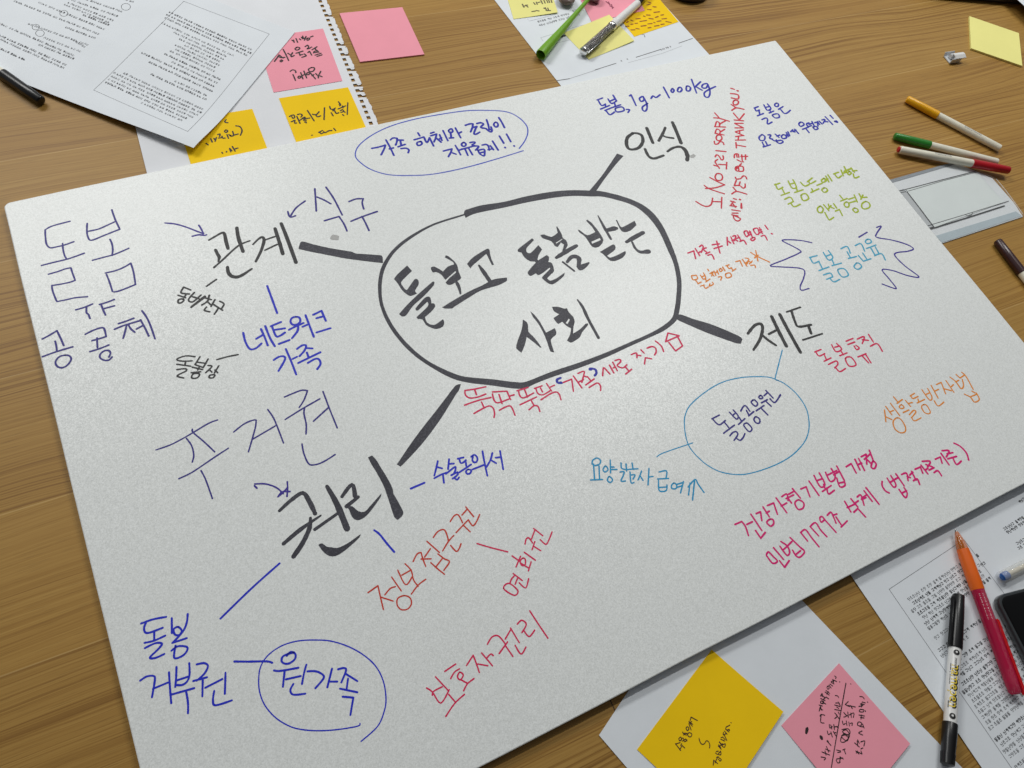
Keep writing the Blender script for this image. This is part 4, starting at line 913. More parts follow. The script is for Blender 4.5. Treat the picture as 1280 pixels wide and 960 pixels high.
rule(L7(620, 0, 9.143, (510, 432), (540, 470)), 0.0003)
rule(L7(620, 0, 9.143, (640, 505), (850, 455)), 0.0003)
rule(L7(620, 0, 9.143, (360, 215), (380, 242), (700, 160)), 0.0003)
bm = bmesh.new()
rng = random.Random(5)
upf = (flat(640, 20) - flat(660, 60)).normalized()
for p in ((480, 260, 840, 168), (495, 305, 960, 175), (880, 140, 960, 120)):
    A_, B_ = flat(620 + p[0] / 9.143, p[1] / 9.143), flat(620 + p[2] / 9.143, p[3] / 9.143)
    print_text(bm, A_, B_, 0.0033, zf7, upf, 0.2, rng=rng)
obj('printed_text', bm, M_PRINTG, form)
bm = bmesh.new()
for p in ((690, 508, 800, 470), (290, 622, 310, 615), (350, 604, 370, 598)):
    print_text(bm, flat(740 + p[0] / 8, p[1] / 8), flat(740 + p[2] / 8, p[3] / 8), 0.0026, zf7, upf, 0.25, rng=rng)
obj('printed_text', bm, M_PRINTG, form)
note([(642, 23.7), (697, 16.5), (628.2, -22)], 0.0012, M_PALE, 'pale yellow sticky note with pencilled words at the far left of the printed form', 'pale_top', M_PENG, 1.1, curl=0.002)
note([(739.8, 27.5), (806, 13.2), (716, -20)], 0.0013, M_PINK, 'pink sticky note on the printed form, tucked below the white end of the silver pen', 'pink_top', plain('plum pen ink', lin(150, 70, 92), 0.7), 1.0)
note([(736, 74.4), (796, 50.2), (704.5, 41)], 0.0011, M_PALE, 'blank pale yellow sticky note lying under the silver crystal pen', None, curl=0.0016)
note([(793, 45.8), (845.8, 28), (764, 10)], 0.0010, M_YELLOW, 'yellow sticky note filled with tiny writing on the printed form', 'yellow_top', M_PENR, 1.1)

# ---- white sheet with two notes at the near edge
z = 0.0008
base = thing('paper_sheet', 'white sheet under the board holding a yellow note and a pink note', 'paper')
a = v2(at(748.8, 919, z))
e1 = v2(at(816.5, 845.5, z)) - a
e2 = v2(at(780.3, 960, z)) - a
e1.normalize()
e2 = Vector((e1.y, -e1.x))
w = (v2(at(1060, 810, z)) - a).dot(e1)
w = max(w, (v2(at(1160, 911.6, z)) - a).dot(e1))
bm = bmesh.new()
r1, r2 = v2(at(1004, 752, z)), v2(at(1202, 959, z))
rd = (r2 - r1).normalized()
quad(bm, [a, a + e2 * 0.297, r2 + rd * 0.10, r1 - rd * 0.08], z)
obj('sheet', bm, M_PAPER, base)
note([(889.6, 812), (978, 890), (796.3, 936.9)], 0.0012, M_YELLOW, 'yellow sticky note with brown writing at the near edge of the board', 'yellow_bottom', plain('brown pen ink', lin(66, 38, 12), 0.6), 0.95, curl=0.0025)
note([(1048.8, 829), (1135.8, 929.5), (977.5, 906)], 0.0012, M_PINK, 'pink sticky note with a column of black writing and ink blots, beside the yellow note', 'pink_bottom', M_PEN, 0.95, curl=0.0025)

# ---- printed handout at the near right
z = 0.0011
c0 = v2(at(1064.3, 720, z)); c1 = v2(at(1227.5, 960, z))
ed = (c1 - c0).normalized()
ri = Vector((-ed.y, ed.x))
doc = thing('printed_handout', 'printed white handout under the black and orange pens at the near right', 'document')
bm = bmesh.new()
def bow(s, t): return 0.0012 * math.exp(-(t / 0.1) ** 2) * (0.4 + 0.6 * math.sin(PI * s))
o0 = c0 - ed * 0.055
sheet(bm, o0, ed * 0.30, ri * 0.30, 24, 24, z, None)
obj('sheet', bm, M_PAPER, doc, True)
zd = lambda x, y: 0.0011
def fl(px, py): return v2(at(px, py, 0.0011))
f0, f1, f2 = fl(1111.3, 736.5), fl(1192, 683), fl(1263, 958)
fx = (f1 - f0).normalized()
fy = (f2 - f0).normalized()
fw = (fl(1228, 704) - f0).dot(fx)
rng = random.Random(9)
bmt = bmb = bmesh.new()
upd = -fy
rows = [(0.017, .10, .95, 0), (0.0215, .12, .95, 1), (0.026, .06, .98, 0), (0.0305, .1, .95, 1), (0.035, .12, .96, 0), (0.0395, .1, .98, 1), (0.044, .1, .4, 0), (0.053, .1, .3, 0), (0.062, .06, .62, 1), (0.0665, .05, .4, 0), (0.076, .05, .85, 1), (0.0815, .1, 1.0, 0), (0.086, .1, .95, 1),
        (0.092, .06, 1.02, 1), (0.097, .02, 1.0, 1), (0.1015, .05, .98, 0), (0.106, .05, 1.0, 0), (0.1105, .04, .95, 0), (0.115, .04, .9, 0), (0.1195, .04, .9, 0), (0.124, .04, .8, 0), (0.1285, .03, .66, 0), (0.137, .02, .8, 1), (0.142, .04, 1.0, 0), (0.147, .02, 1.0, 0), (0.152, .04, .6, 0), (0.16, .03, 1.0, 0), (0.165, .03, .9, 1)]
for yy, a, b, bold in rows:
    print_text(bmb if bold else bmt, f0 + fy * yy + fx * (fw * a), f0 + fy * yy + fx * (fw * b), 0.0031, zd, upd, 0.19 if bold else 0.13, rng=rng)
bmx = bmesh.new()
for k, (x1, y1, x2, y2) in enumerate([(1275, 630, 1300, 612), (1256, 664, 1310, 630), (1260, 668, 1310, 638), (1272, 682, 1320, 655), (1274, 688, 1320, 662), (1222, 697, 1225, 695), (1228, 709, 1232, 706)]):
    if k == 5:
        obj('next_page', bmx, M_PRINT, doc); bmx = bmesh.new()
    print_text(bmx, fl(x1, y1), fl(x2, y2), 0.0031, zd, upd, 0.2, rng=rng)
obj('printed_page', bmt, M_PRINT, doc); obj('margin_mark', bmx, M_PRINT, doc)
bm = bmesh.new()
q1 = f0 + fx * fw
for p, q in ((f0, q1), (f0, f0 + fy * 0.185), (q1, q1 + fy * 0.185), (f0 + fy * 0.185, q1 + fy * 0.185)):
    line_quads(bm, [p, (p + q) / 2, q], 0.0004, zd)
obj('printed_frame', bm, M_PRINTG, doc)

# ================================================================ pens
def lathe(prof, seg=28, r0=0.0, flat_sides=0, cap=True):
    "surface of revolution about the local x axis at height r0; prof: (x, r)"
    bm = bmesh.new()
    rings = []
    for x, r in prof:
        rings.append([bm.verts.new((x, r * math.cos(2 * PI * k / seg), r0 + r * math.sin(2 * PI * k / seg))) for k in range(seg)])
    for i in range(len(rings) - 1):
        for k in range(seg):
            j = (k + 1) % seg
            bm.faces.new((rings[i][k], rings[i + 1][k], rings[i + 1][j], rings[i][j]))
    if cap:
        if prof[0][1] > 1e-6: bm.faces.new(rings[0])
        if prof[-1][1] > 1e-6: bm.faces.new(rings[-1][::-1])
    bmesh.ops.recalc_face_normals(bm, faces=bm.faces)
    return bm
def axis_of(p0, p1, r, zb=0.0):
    "local frame of a pen lying with its axis seen from photo point p0 to p1"
    a, b = at(*p0, zb + r), at(*p1, zb + r)
    d = b - a
    return Vector((a.x, a.y, zb)), math.atan2(d.y, d.x), d.length
def along(p0, p1, q, r, zb=0.0):
    a, b, c = at(*p0, zb + r), at(*p1, zb + r), at(*q, zb + r)
    return (c - a).dot((b - a).normalized())
def felt_pen(name, label, cap_end, junction, tail, r, mats, zb=0.0, plug=None, slant=0.0, group=None, pitch=0.0):
    loc, rz, L = axis_of(cap_end, tail, r, zb)
    J = along(cap_end, tail, junction, r, zb)
    o = thing(name, label, 'marker pen', loc, rz, group)
    o.rotation_euler = (0, pitch, rz)
    k = lathe([(0, r * 0.55), (0.0006, r * 0.84), (0.0016, r * 0.95), (J * 0.5, r * 1.04), (J - 0.0012, r * 1.09), (J - 0.0003, r * 1.09), (J, r * 1.02)], r0=r * 1.09)
    obj('cap', k, mats[0], o, True)
    b = lathe([(J - 0.002, r * 0.9), (J, r * 0.93), (J + 0.02, r * 0.96), (L - 0.0022, r * 0.96), (L - 0.0008, r * 0.9), (L, r * 0.6)], r0=r * 1.09)
    obj('barrel', b, mats[1], o, True)
    if plug:
        p = lathe([(L - 0.0006, r * 0.72), (L + 0.0012, r * 0.7), (L + 0.0019, r * 0.5)], r0=r * 1.09)
        obj('end_plug', p, plug, o, True)
    return o, L, J
M_CAPY = plain('yellow cap plastic', lin(236, 172, 14), 0.33, 0.03)
M_CAPG = plain('green cap plastic', lin(44, 128, 44), 0.33, 0.05)
M_CAPR = plain('red cap plastic', lin(178, 22, 34), 0.3, 0.05)
M_CAPB = plain('dark brown cap plastic', lin(54, 24, 26), 0.28, 0.1)
GP = 'felt pens lying around the board'
def small_print(o, x0, x1, r, label=None, mat=None):
    "two rows of tiny grey lettering wrapped on the barrel"
    rng = random.Random(2)
    bm = bmesh.new()
    rr = r * 0.975
    for row, a0 in enumerate((0.15, -0.25)):
        x = x0
        while x < x1:
            w = rng.uniform(0.0006, 0.0016)
            aa = a0 + rng.uniform(-.03, .03)
            vs = [bm.verts.new((xx, rr * math.sin(-a), r * 1.09 + rr * math.cos(a))) for xx, a in ((x, aa), (x + w, aa), (x + w, aa + 0.2), (x, aa + 0.2))]
            bm.faces.new(vs)
            x += w + rng.uniform(0.0003, 0.0008)
    bmesh.ops.recalc_face_normals(bm, faces=bm.faces)
    obj('small_print', bm, mat or M_PRINTG, o)
o, L, J = felt_pen('felt_pen', 'ivory felt pen with a yellow cap, lying alone on the wood', (1133, 123.8), (1173, 142.5), (1250, 186), 0.0047, (M_CAPY, M_IVORY), group=GP)
small_print(o, J + 0.035, J + 0.058, 0.0047)
o, L, J = felt_pen('felt_pen', 'ivory felt pen with a green cap, lying behind the red capped pen', (1117.5, 170.3), (1162, 181.5), (1246.5, 203), 0.0046, (M_CAPG, M_IVORY), group=GP, zb=0.0)
o, L, J = felt_pen('felt_pen', 'ivory felt pen with a red cap, resting on the clear card holder', (1261.5, 213.3), (1215.5, 204.3), (1125.5, 185), 0.0049, (M_CAPR, M_IVORY), zb=0.0038, plug=M_CAPR, group=GP, pitch=0.022)
small_print(o, J + 0.03, J + 0.05, 0.0049)
o, L, J = felt_pen('felt_pen', 'felt pen with a dark brown cap at the right of the board', (1246, 301), (1277.5, 341.5), (1353, 441), 0.0050, (M_CAPB, M_IVORY), group=GP)
o, L, J = felt_pen('felt_pen', 'ivory felt pen with a black cap beside the curled handout', (52.5, 127), (4, 93), (-110, 14), 0.0051, (M_BLACK, M_IVORY), group=GP)

# ---- twin-tip name pen, black and white
r = 0.0052
pA, pB = (1197.5, 744), (1183.5, 957)
zb = 0.0013
loc, rz, L = axis_of(pA, pB, r, zb)
J1, J2 = along(pA, pB, (1193, 811), r, zb), along(pA, pB, (1186.8, 904), r, zb)
twin = thing('twin_tip_marker', 'black and white twin tip marker with yellow lettering lying on the printed handout', 'marker pen', loc, rz)
zc = r * 1.12
obj('cap', lathe([(0, r * 0.7), (0.0004, r * 0.86), (0.0012, r * 0.94), (J1 * 0.4, r * 1.05), (J1 - 0.001, r * 1.12), (J1, r * 1.08)], r0=zc), M_BLACK, twin, True)
bm = bmesh.new()
bmesh.ops.create_cube(bm, size=1)
bmesh.ops.scale(bm, vec=(J1 * 0.9, 0.0034, 0.002), verts=bm.verts)
bmesh.ops.bevel(bm, geom=bm.edges[:], offset=0.0007, segments=3, affect='EDGES')
bmesh.ops.rotate(bm, cent=(0, 0, 0), matrix=Matrix.Rotation(math.radians(66), 3, 'X'), verts=bm.verts)
bmesh.ops.translate(bm, vec=(0.005 + J1 * 0.45, -r * 1.32, zc + r * 0.62), verts=bm.verts)
obj('clip', bm, M_BLACK, twin, True)
obj('barrel', lathe([(J1 - 0.002, r * 0.95), (J1, r * 0.96), ((J1 + J2) / 2, r * 0.98), (J2 + 0.001, r * 0.96)], r0=zc), M_WHITE, twin, True)
obj('cap', lathe([(J2, r * 1.08), (J2 + 0.0005, r * 1.12), (J2 + 0.012, r * 1.1), (L - 0.008, r * 1.0), (L - 0.001, r * 0.95), (L, r * 0.7)], r0=zc), M_BLACK, twin, True)
bm = bmesh.new()
for k in range(16):       # flutes of the lower cap's end
    a = 2 * PI * k / 16
    c, s = math.cos(a), math.sin(a)
    rr = r * 1.04
    t = Vector((0, -s, c)) * 0.00035
    ctr = Vector((0, c, s)) * rr
    vs = []
    for x in (L - 0.0095, L - 0.001):
        for q in (-1, 1):
            for rad in (0.9, 1.03):
                vs.append(bm.verts.new(Vector((x, 0, zc)) + ctr * (rad if x < L - 0.005 else rad * 0.94) + t * q))
    for f in ((0, 1, 3, 2), (4, 6, 7, 5), (0, 4, 5, 1), (2, 3, 7, 6), (1, 5, 7, 3), (0, 2, 6, 4)):
        bm.faces.new([vs[i] for i in f])
bmesh.ops.recalc_face_normals(bm, faces=bm.faces)
obj('cap_ribs', bm, M_BLACK, twin)
def wrap_text(body, size, x0, mat, parent, name, rad, ang=0.0, flip=1, bold=0.0, zlift=0.0):
    "lettering printed round the barrel, read along the pen"
    cu = bpy.data.curves.new(name, 'FONT')
    cu.body = body
    cu.size = size
    cu.align_x = 'CENTER'; cu.align_y = 'CENTER'
    cu.offset = bold
    t = bpy.data.objects.new(name, cu)
    C.objects.link(t)
    dg = bpy.context.evaluated_depsgraph_get()
    me = bpy.data.meshes.new_from_object(t.evaluated_get(dg))
    bpy.data.objects.remove(t)
    for v in me.vertices:
        x, y = v.co.x * flip, v.co.y * flip
        a = ang + y / rad
        v.co = (x0 + x, (rad + zlift) * math.sin(a), zc + (rad + zlift) * math.cos(a))
    return obj(name, me, mat, parent)
xm = (J1 + J2) / 2
M_LETY = plain('yellow lettering', lin(236, 206, 40), 0.5, 0.02)
M_LETB = plain('black lettering', lin(20, 20, 20), 0.5, 0.02)
LB = J2 - J1
ANG = -0.30
o = wrap_text('namepen', 0.0098, J1 + LB * 0.53, M_LETB, twin, 'lettering', r * 0.985, ANG, 1, 0.0011, 0.00008)
o = wrap_text('namepen', 0.0098, J1 + LB * 0.53, M_LETY, twin, 'lettering', r * 0.985, ANG, 1, 0.0, 0.00018)
o = wrap_text('monami', 0.0032, J1 + LB * 0.235, M_LETB, twin, 'lettering', r * 0.985, ANG, 1, 0.0, 0.0001)
for xx in (J1 + LB * 0.075, J1 + LB * 0.925):
    bm = bmesh.new()
    n = 24
    for (ri_, ro, off) in ((0.0009, 0.0024, 0),):
        A_, B_ = [], []
        for k in range(n):
            a = 2 * PI * k / n
            for rad_, lst in ((ri_, A_), (ro, B_)):
                X_, Y_ = xx + rad_ * math.cos(a) - (0.0005 if rad_ == ri_ else 0), rad_ * math.sin(a)
                q = ANG + Y_ / (r * 0.985)
                lst.append(bm.verts.new((X_, (r * 0.985 + 0.0001) * math.sin(q), zc + (r * 0.985 + 0.0001) * math.cos(q))))
        for k in range(n):
            bm.faces.new((A_[k], B_[k], B_[(k + 1) % n], A_[(k + 1) % n]))
    bmesh.ops.recalc_face_normals(bm, faces=bm.faces)
    obj('ring_mark', bm, M_LETB, twin)

# ---- orange and pink retractable ballpoint
M_OR = plain('orange rubber grip', lin(236, 104, 14), 0.35, 0.05)
M_TIPO = clear('orange clear tip', lin(226, 120, 20), 0.5, 0.1)
M_PKC = clear('pink translucent plastic', lin(196, 14, 70), 0.72, 0.08)
M_RDC = clear('red translucent plastic', lin(206, 14, 26), 0.9, 0.12)
r = 0.0058
pA, pB = (1194.2, 661.5), (1272, 874)
zb = 0.0013
# the barrel runs from the tip down towards the photographer
pB = (1270, 868)
loc, rz, L = axis_of(pA, pB, r, zb)
pen = thing('ballpoint_pen', 'ballpoint pen with an orange grip and a translucent pink barrel on the printed handout', 'ballpoint pen', loc, rz)
zc = r
G = along(pA, pB, (1230, 737), r, zb)
obj('tip', lathe([(0, 0.0004), (0.002, 0.0010), (0.0026, 0.0013)], r0=zc), M_CHROME, pen, True)
obj('nose_cone', lathe([(0.0024, 0.0014), (0.007, 0.003), (0.013, 0.0044), (0.019, r * 0.88)], r0=zc), M_TIPO, pen, True)
obj('spring', lathe([(0.006, 0.0012), (0.009, 0.0018), (0.0185, 0.0022)], r0=zc), M_BLACK, pen, True)
obj('grip', lathe([(0.0188, r * 0.88), (0.026, r * 0.97), (0.04, r), (G - 0.001, r * 1.0), (G, r * 0.96)], r0=zc), M_OR, pen, True)
obj('barrel', lathe([(G - 0.0005, r * 0.95), (G + 0.03, r * 0.97), (L - 0.012, r * 0.95), (L - 0.002, r * 0.9), (L, r * 0.6)], r0=zc), M_PKC, pen, True)
obj('ink_refill', lathe([(G + 0.001, 0.0022), (L - 0.02, 0.0022)], r0=zc), plain('dark red ink', lin(120, 4, 18), 0.3), pen, True)
bm = bmesh.new()
bmesh.ops.create_cube(bm, size=1)
bmesh.ops.scale(bm, vec=((L - G) * 0.72, 0.0042, 0.0026), verts=bm.verts)
bmesh.ops.bevel(bm, geom=bm.edges[:], offset=0.0009, segments=3, affect='EDGES')
bmesh.ops.translate(bm, vec=(G + (L - G) * 0.66, r * 0.95, zc + r * 0.5), verts=bm.verts)
obj('clip', bm, M_RDC, pen, True)
bm = bmesh.new()
rng = random.Random(4)
x = G + 0.004
M_STK = plain('barcode sticker grey', lin(150, 96, 110), 0.6)
while x < G + 0.026:
    w = rng.choice((0.0004, 0.0007, 0.0012))
    vs = [bm.verts.new((xx, (r * 0.985) * math.sin(a), zc + (r * 0.985) * math.cos(a))) for xx, a in ((x, -0.75), (x + w, -0.75), (x + w, -0.1), (x, -0.1))]
    bm.faces.new(vs)
    x += w + rng.choice((0.0006, 0.001, 0.0014))
bmesh.ops.recalc_face_normals(bm, faces=bm.faces)
obj('barcode_sticker', bm, plain('barcode bars', lin(238, 206, 212), 0.5), pen)

# ---- clear pen with a blue end plug
r = 0.0055
loc, rz, L = axis_of((1252, 722), (1345, 676), r, 0.0012)
cp = thing('gel_pen', 'clear barrelled pen with a blue end plug on the printed handout', 'pen', loc, rz)
obj('end_plug', lathe([(0.0, 0.001), (0.0005, 0.0026), (0.002, 0.0036), (0.0045, 0.0040), (0.0072, 0.0038)], r0=r), plain('blue plug plastic', lin(24, 96, 178), 0.25), cp, True)
obj('barrel', lathe([(-0.0012, r * 0.9), (0.0, r), (L, r)], r0=r, cap=False), clear('clear smoky plastic', lin(226, 226, 220), 0.28, 0.06), cp, True)
obj('ink_refill', lathe([(0.0072, 0.0022), (L, 0.0022)], r0=r), plain('cream refill', lin(214, 206, 186), 0.4), cp, True)

# ---- green flower-stem pen
tip, mth = (733, 2), (676.5, 68)
r = 0.0062
loc, rz, L = axis_of(mth, tip, r, 0.0009)
gp = thing('flower_pen', 'green plastic flower stem pen lying across the printed form', 'pen', loc, rz)
M_GRN = plain('leaf green rubber', lin(112, 168, 20), 0.42, 0.06, 200)
prof = [(0.010, r * 0.62), (0.002, r * 0.8), (-0.0008, r * 0.86), (-0.0018, r * 0.98), (0.0, r * 1.06), (0.014, r * 0.98), (0.045, r * 0.74), (0.08, r * 0.52), (0.11, r * 0.42), (L + 0.03, r * 0.38)]
obj('stem', lathe(prof, r0=r * 1.06, cap=False), M_GRN, gp, True)
obj('hollow_shade', lathe([(0.0095, 0.0001), (0.0094, r * 0.66)], r0=r * 1.06, cap=False), plain('shaded green rubber', lin(40, 84, 10), 0.6), gp)  # darker green disc paints the shade inside the open end
# two brownish petals at the far end
M_PET = plain('smoky brown petal', lin(128, 110, 104), 0.35, 0.25, 90)
for px, py, sx, sy, ang in ((708, 0, 0.013, 0.011, 0.2), (740, -4, 0.011, 0.012, 0.9)):
    bm = bmesh.new()
    bmesh.ops.create_uvsphere(bm, u_segments=24, v_segments=14, radius=1)
    for v in bm.verts:
        k = 1 + 0.12 * noise.noise(v.co * 2.2)
        v.co = Vector((v.co.x * sx * k, v.co.y * sy * k, (v.co.z + 1) * 0.006 * k))
    inv = Matrix.Translation(loc) @ Matrix.Rotation(rz, 4, 'Z')
    q = inv.inverted() @ at(px, py, 0.004)
    for v in bm.verts: v.co = v.co + Vector((q.x, q.y, 0.0006))
    obj('petal', bm, M_PET, gp, True)

# ---- silver crystal pen
r = 0.0056
pA, pB = (728.5, 65), (812, -9)
zb = 0.0014
loc, rz, L = axis_of(pA, pB, r, zb)
sv = thing('crystal_pen', 'silver and white ballpoint pen with a crystal filled barrel lying across the sticky notes', 'ballpoint pen', loc, rz)
K = along(pA, pB, (763, 30), r, zb); K2 = along(pA, pB, (796.5, 4), r, zb)
obj('end_cap', lathe([(-0.0012, r * 0.5), (0, r * 0.82), (0.0006, r * 0.95), (0.0045, r), (0.005, r * 0.96)], r0=r), M_CHROME, sv, True)
tcr = NT('crystals')
vv = tcr.coords()
vo = tcr.n('ShaderNodeTexVoronoi', i_Scale=900)
tcr.l(vv, vo.inputs['Vector'])
tcr.l(tcr.mix(0.75, lin(150, 148, 146), vo.outputs['Color'], 'SATURATION') if False else tcr.ramp(vo.outputs['Distance'], (0.1, lin(230, 228, 226)), (0.6, lin(84, 82, 80))), tcr.b.inputs['Base Color'])
tcr.b.inputs['Roughness'].default_value = 0.12
tcr.b.inputs['Metallic'].default_value = 0.6
tcr.bump(vo.outputs['Distance'], 1.0, 0.001)
obj('crystal_barrel', lathe([(0.005, r * 0.93), (K - 0.004, r * 0.93)], r0=r), tcr.m, sv, True)
obj('ring', lathe([(K - 0.005, r * 0.97), (K - 0.0045, r * 1.03), (K - 0.0005, r * 1.03), (K, r * 0.98)], r0=r), M_CHROME, sv, True)
obj('barrel', lathe([(K, r * 0.96), (K2, r * 0.86)], r0=r), M_WHITE, sv, True)
obj('tip_section', lathe([(K2, r * 0.88), (K2 + 0.004, r * 0.82), (K2 + 0.006, r * 0.7), (L + 0.006, r * 0.3)], r0=r), M_BLACK, sv, True)
bm = bmesh.new()
bmesh.ops.create_cube(bm, size=1)
bmesh.ops.scale(bm, vec=(0.034, 0.0028, 0.0014), verts=bm.verts)
bmesh.ops.bevel(bm, geom=bm.edges[:], offset=0.0006, segments=3, affect='EDGES')
bmesh.ops.rotate(bm, cent=(0, 0, 0), matrix=Matrix.Rotation(math.radians(-50), 3, 'X'), verts=bm.verts)
bmesh.ops.translate(bm, vec=(0.0185, -r * 1.12, r * 1.3), verts=bm.verts)
obj('clip', bm, M_CHROME, sv, True)

# ================================================================ clear card holder, half under the board
holder = thing('card_holder', 'clear acrylic card holder with a grey insert, half under the right edge of the board', 'card holder')
M_ACR = clear('clear acrylic', lin(214, 222, 226), 0.42, 0.06)
M_GLINT = plain('painted acrylic glint', lin(226, 232, 234), 0.2, 0.02)  # pale colour for the highlights painted on the acrylic
M_INS = paper('grey insert card', lin(222, 229, 227))
M_BAND = plain('grey band', lin(138, 144, 150), 0.4, 0.03)
M_WST = plain('white strip', lin(224, 228, 230), 0.4, 0.02)
z1, z2, z3 = 0.0012, 0.0018, 0.0034
def slab(pts, z0, z1_, name, mat, parent, bev=0.0003):
    bm = bmesh.new()
    a = [bm.verts.new((p.x, p.y, z0)) for p in pts]
    b = [bm.verts.new((p.x, p.y, z1_)) for p in pts]
    n = len(pts)
    bm.faces.new(a[::-1]); bm.faces.new(b)
    for i in range(n): bm.faces.new((a[i], a[(i + 1) % n], b[(i + 1) % n], b[i]))
    bmesh.ops.recalc_face_normals(bm, faces=bm.faces)
    if bev: bmesh.ops.bevel(bm, geom=bm.edges[:], offset=bev, segments=2, affect='EDGES')
    return obj(name, bm, mat, parent)
H = lambda x, y: v2(at(1100 + x / 7.111, 190 + y / 7.111, 0.003))
tl, tr, rr1, br, bl = H(-60, 305), H(680, 82), H(1010, 225), H(1283, 566), H(400, 856)
slab([tl, tr, rr1, H(1200, 440), br, bl], 0.0004, 0.0012, 'back_panel', M_WST, holder)
slab([H(-50, 318), H(90, 272), H(640, 112), H(676, 98), H(650, 84), H(90, 240), H(-60, 292)], 0.0013, 0.0016, 'grey_band', M_BAND, holder, 0)
slab([H(495, 740), H(1215, 520), H(1268, 560), H(560, 796)], 0.0013, 0.0016, 'grey_band', plain('blue grey band', lin(178, 192, 198), 0.4, 0.03), holder, 0)
slab([H(-50, 330), H(236, 330), H(480, 660), H(360, 700)], 0.0013, 0.0016, 'grey_band', plain('pale grey band', lin(186, 190, 192), 0.4, 0.03), holder, 0)
ins = [H(236, 330), H(868, 168), H(1108, 440), H(488, 664)]
slab(ins, 0.0013, 0.0018, 'insert_card', M_INS, holder, 0)
bm = bmesh.new()
zl = lambda x, y: 0.0019
HL = lambda *p: [H(x, y) for x, y in p]
for pts, w in ((((180, 338), (230, 328), (540, 246), (860, 164)), 0.0007), (((185, 356), (270, 338), (560, 252), (870, 172)), 0.0004), (((230, 328), (360, 495), (490, 668)), 0.0009), (((490, 668), (800, 572), (1112, 472)), 0.0011),
               (((430, 650), (780, 545), (1150, 430)), 0.0005), (((445, 676), (476, 668)), 0.0018), (((765, 552), (790, 562), (820, 552), (830, 532)), 0.0005)):
    line_quads(bm, HL(*pts), w * 1.45, zl)
obj('frame_lines', bm, M_LETB, holder)
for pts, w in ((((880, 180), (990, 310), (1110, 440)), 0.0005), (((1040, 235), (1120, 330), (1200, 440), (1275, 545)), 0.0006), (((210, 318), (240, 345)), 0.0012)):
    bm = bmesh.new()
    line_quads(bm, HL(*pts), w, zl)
    obj('painted_glint', bm, M_GLINT, holder)  # pale ribbon paints a highlight along the acrylic
slab([tl, tr, rr1, H(1200, 440), br, bl], 0.0022, 0.0036, 'front_panel', clear('thin clear acrylic', lin(226, 232, 236), 0.04, 0.05), holder, 0.0004)

# ================================================================ small white clip
c0 = at(1190, 71, 0.004)
fx_ = (at(1206, 66, 0.004) - at(1184, 69, 0.004))
clip = thing('plastic_clip', 'small folded white plastic clip lying on the bare wood', 'clip', (c0.x, c0.y, 0), math.atan2(fx_.y, fx_.x))
def prism(poly, x0, x1, name, mat, parent, bev=0.0004):
    bm = bmesh.new()
    a = [bm.verts.new((x0, y, zz)) for y, zz in poly]
    b = [bm.verts.new((x1, y, zz)) for y, zz in poly]
    n = len(poly)
    bm.faces.new(a); bm.faces.new(b[::-1])
    for i in range(n): bm.faces.new((a[i], a[(i + 1) % n], b[(i + 1) % n], b[i]))
    bmesh.ops.recalc_face_normals(bm, faces=bm.faces)
    if bev: bmesh.ops.bevel(bm, geom=bm.edges[:], offset=bev, segments=2, affect='EDGES')
    return obj(name, bm, mat, parent)
M_CLIP = plain('clip plastic', lin(206, 210, 214), 0.3, 0.03)
prism([(-0.0085, 0.0002), (0.006, 0.0002), (0.0085, 0.006), (0.0072, 0.0064), (0.0050, 0.0018), (-0.0070, 0.0018), (-0.0078, 0.008), (-0.0092, 0.008)], -0.008, 0.0095, 'channel', M_CLIP, clip)
prism([(-0.0092, 0.0082), (-0.0040, 0.0105), (0.0005, 0.0098), (0.0004, 0.0086), (-0.0040, 0.0092), (-0.0088, 0.007)], -0.003, 0.016, 'flap', M_WHITE, clip)
prism([(-0.003, 0.002), (0.003, 0.002), (0.0025, 0.0082), (-0.0025, 0.0082)], -0.004, 0.003, 'pin_block', M_CLIP, clip)

# ================================================================ dark devices at the edges
def rounded(cx, cy, hx, hy, r, seg=8):
    out = []
    for sx, sy, a0 in ((1, 1, 0), (-1, 1, 90), (-1, -1, 180), (1, -1, 270)):
        for k in range(seg + 1):
            a = math.radians(a0 + 90 * k / seg)
            out.append((cx + sx * (hx - r) + r * math.cos(a), cy + sy * (hy - r) + r * math.sin(a)))
    return out
def puck(layers, name, mat, parent):
    "stack of outlines (list of (x, y)) at heights, closed top and bottom"
    bm = bmesh.new()
    rg = [[bm.verts.new((x, y, zz)) for x, y in ol] for ol, zz in layers]
    n = len(rg[0])
    for i in range(len(rg) - 1):
        for k in range(n):
            bm.faces.new((rg[i][k], rg[i][(k + 1) % n], rg[i + 1][(k + 1) % n], rg[i + 1][k]))
    bm.faces.new(rg[0][::-1]); bm.faces.new(rg[-1])
    bmesh.ops.recalc_face_normals(bm, faces=bm.faces)
    return obj(name, bm, mat, parent, True)
M_GLOSS = plain('glossy black', lin(6, 6, 7), 0.12, 0.05, 40, 0, 0.3, 0.0)
M_RIM = plain('dark grey rim', lin(50, 54, 56), 0.14, 0.05, 60, 0, 0.6, 0.5)
# phone in a rim at the near right
zt = 0.010
k0, kx, ky = at(1244, 745, zt), at(1282, 735, zt), at(1284, 822, zt)
dx = (kx - k0); dx.z = 0; dx.normalize()
dyv = Vector((dx.y, -dx.x, 0))
ph = thing('phone', 'black phone with a glossy rim beside the orange and pink pen', 'phone', (k0.x, k0.y, 0.0012), math.atan2(dyv.y, dyv.x))
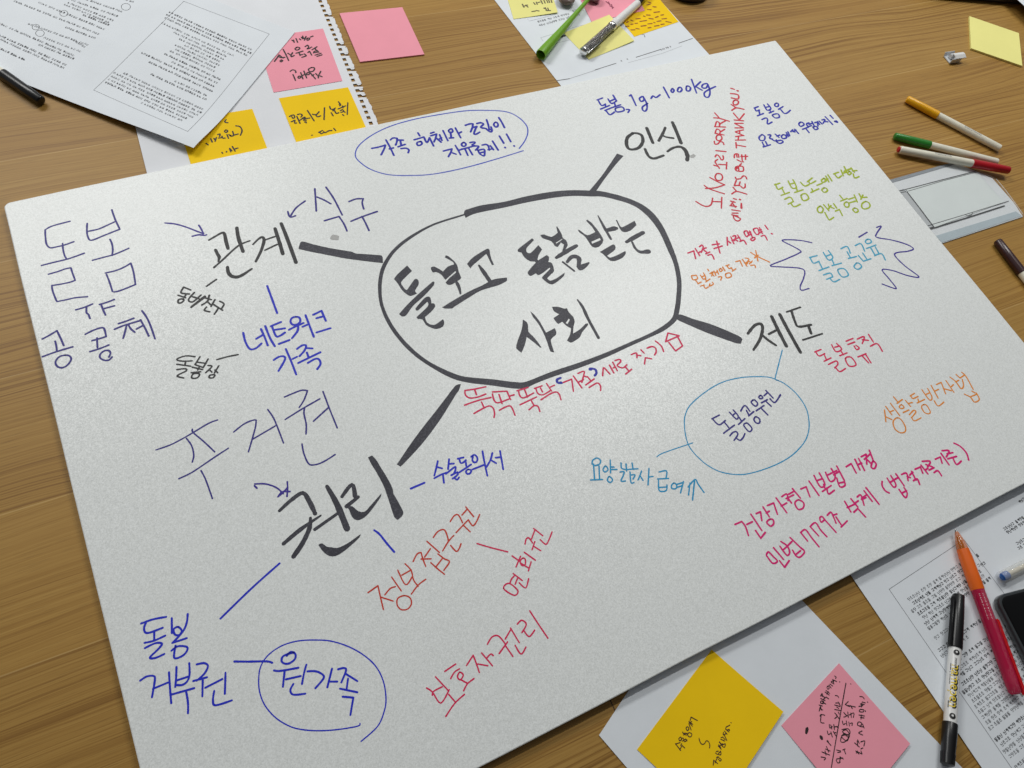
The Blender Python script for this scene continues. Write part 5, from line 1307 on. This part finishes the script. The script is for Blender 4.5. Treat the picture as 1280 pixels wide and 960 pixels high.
# local x runs along the left edge towards the photographer, local y to the right
R_ = lambda ins, r: rounded(0.075, 0.037, 0.075 - ins, 0.037 - ins, r)
puck([(R_(0.0015, 0.009), 0.0), (R_(0, 0.010), 0.002), (R_(0, 0.010), 0.0075), (R_(0.0008, 0.0095), 0.0086), (R_(0.0022, 0.008), 0.0088)], 'case', M_RIM, ph)
puck([(R_(0.0024, 0.0078), 0.0086), (R_(0.0026, 0.0076), 0.0093), (R_(0.0034, 0.007), 0.0096)], 'screen', M_GLOSS, ph)
# laptop at the far right
zt = 0.014
k0, kx = at(1150, 0, 0.0), at(1290, 12, 0.0)
dx = (kx - k0); dx.normalize()
lp = thing('laptop', 'black laptop edge at the far right corner of the table', 'laptop', (k0.x, k0.y, 0), math.atan2(dx.y, dx.x))
R_ = lambda ins, r: rounded(0.165, 0.118, 0.165 - ins, 0.112 - ins, r)
puck([(R_(0.004, 0.010), 0.0008), (R_(0.0, 0.012), 0.005), (R_(0, 0.012), 0.0095), (R_(0.002, 0.011), 0.011)], 'base', plain('charcoal laptop shell', lin(34, 34, 38), 0.4, 0.08), lp)
puck([(R_(0.0022, 0.011), 0.0112), (R_(0.0018, 0.011), 0.0122), (R_(0.0018, 0.011), 0.0155), (R_(0.003, 0.010), 0.0165)], 'lid', plain('dark laptop lid', lin(42, 42, 48), 0.35, 0.08), lp)
top_sheet = thing('paper_sheet', 'white paper corner lying on the laptop at the far right', 'paper')
t0, t1 = at(1271, -1, 0.0169), at(1283, 10, 0.0169)
e_ = (t1 - t0); e_.z = 0; e_.normalize()
n_ = Vector((-e_.y, e_.x, 0))
bm = bmesh.new()
g0 = v2(t0) - v2(e_) * 0.05
quad(bm, [g0, g0 + v2(e_) * 0.16, g0 + v2(e_) * 0.16 + v2(n_) * 0.1, g0 + v2(n_) * 0.1], 0.0171)
obj('sheet', bm, M_PAPER, top_sheet)
# mouse at the far edge
c0 = at(861, -12, 0.004)
ms = thing('computer_mouse', 'dark rounded computer mouse at the far edge of the table', 'mouse', (c0.x, c0.y, 0), math.radians(-4))
bm = bmesh.new()
bmesh.ops.create_uvsphere(bm, u_segments=40, v_segments=20, radius=1)
for v in bm.verts:
    v.co = Vector((v.co.x * 0.030, v.co.y * 0.022 * (1 + 0.1 * v.co.x), 0.0006 + max(0, v.co.z + 0.25) * 0.024))
obj('shell', bm, plain('dark brown plastic', lin(40, 32, 28), 0.3, 0.1), ms, True)
bm = bmesh.new()
bmesh.ops.create_uvsphere(bm, u_segments=24, v_segments=12, radius=1)
for v in bm.verts: v.co = Vector((v.co.x * 0.005, v.co.y * 0.0022, 0.0302 + v.co.z * 0.003))
obj('scroll_wheel', bm, M_BLACK, ms, True)
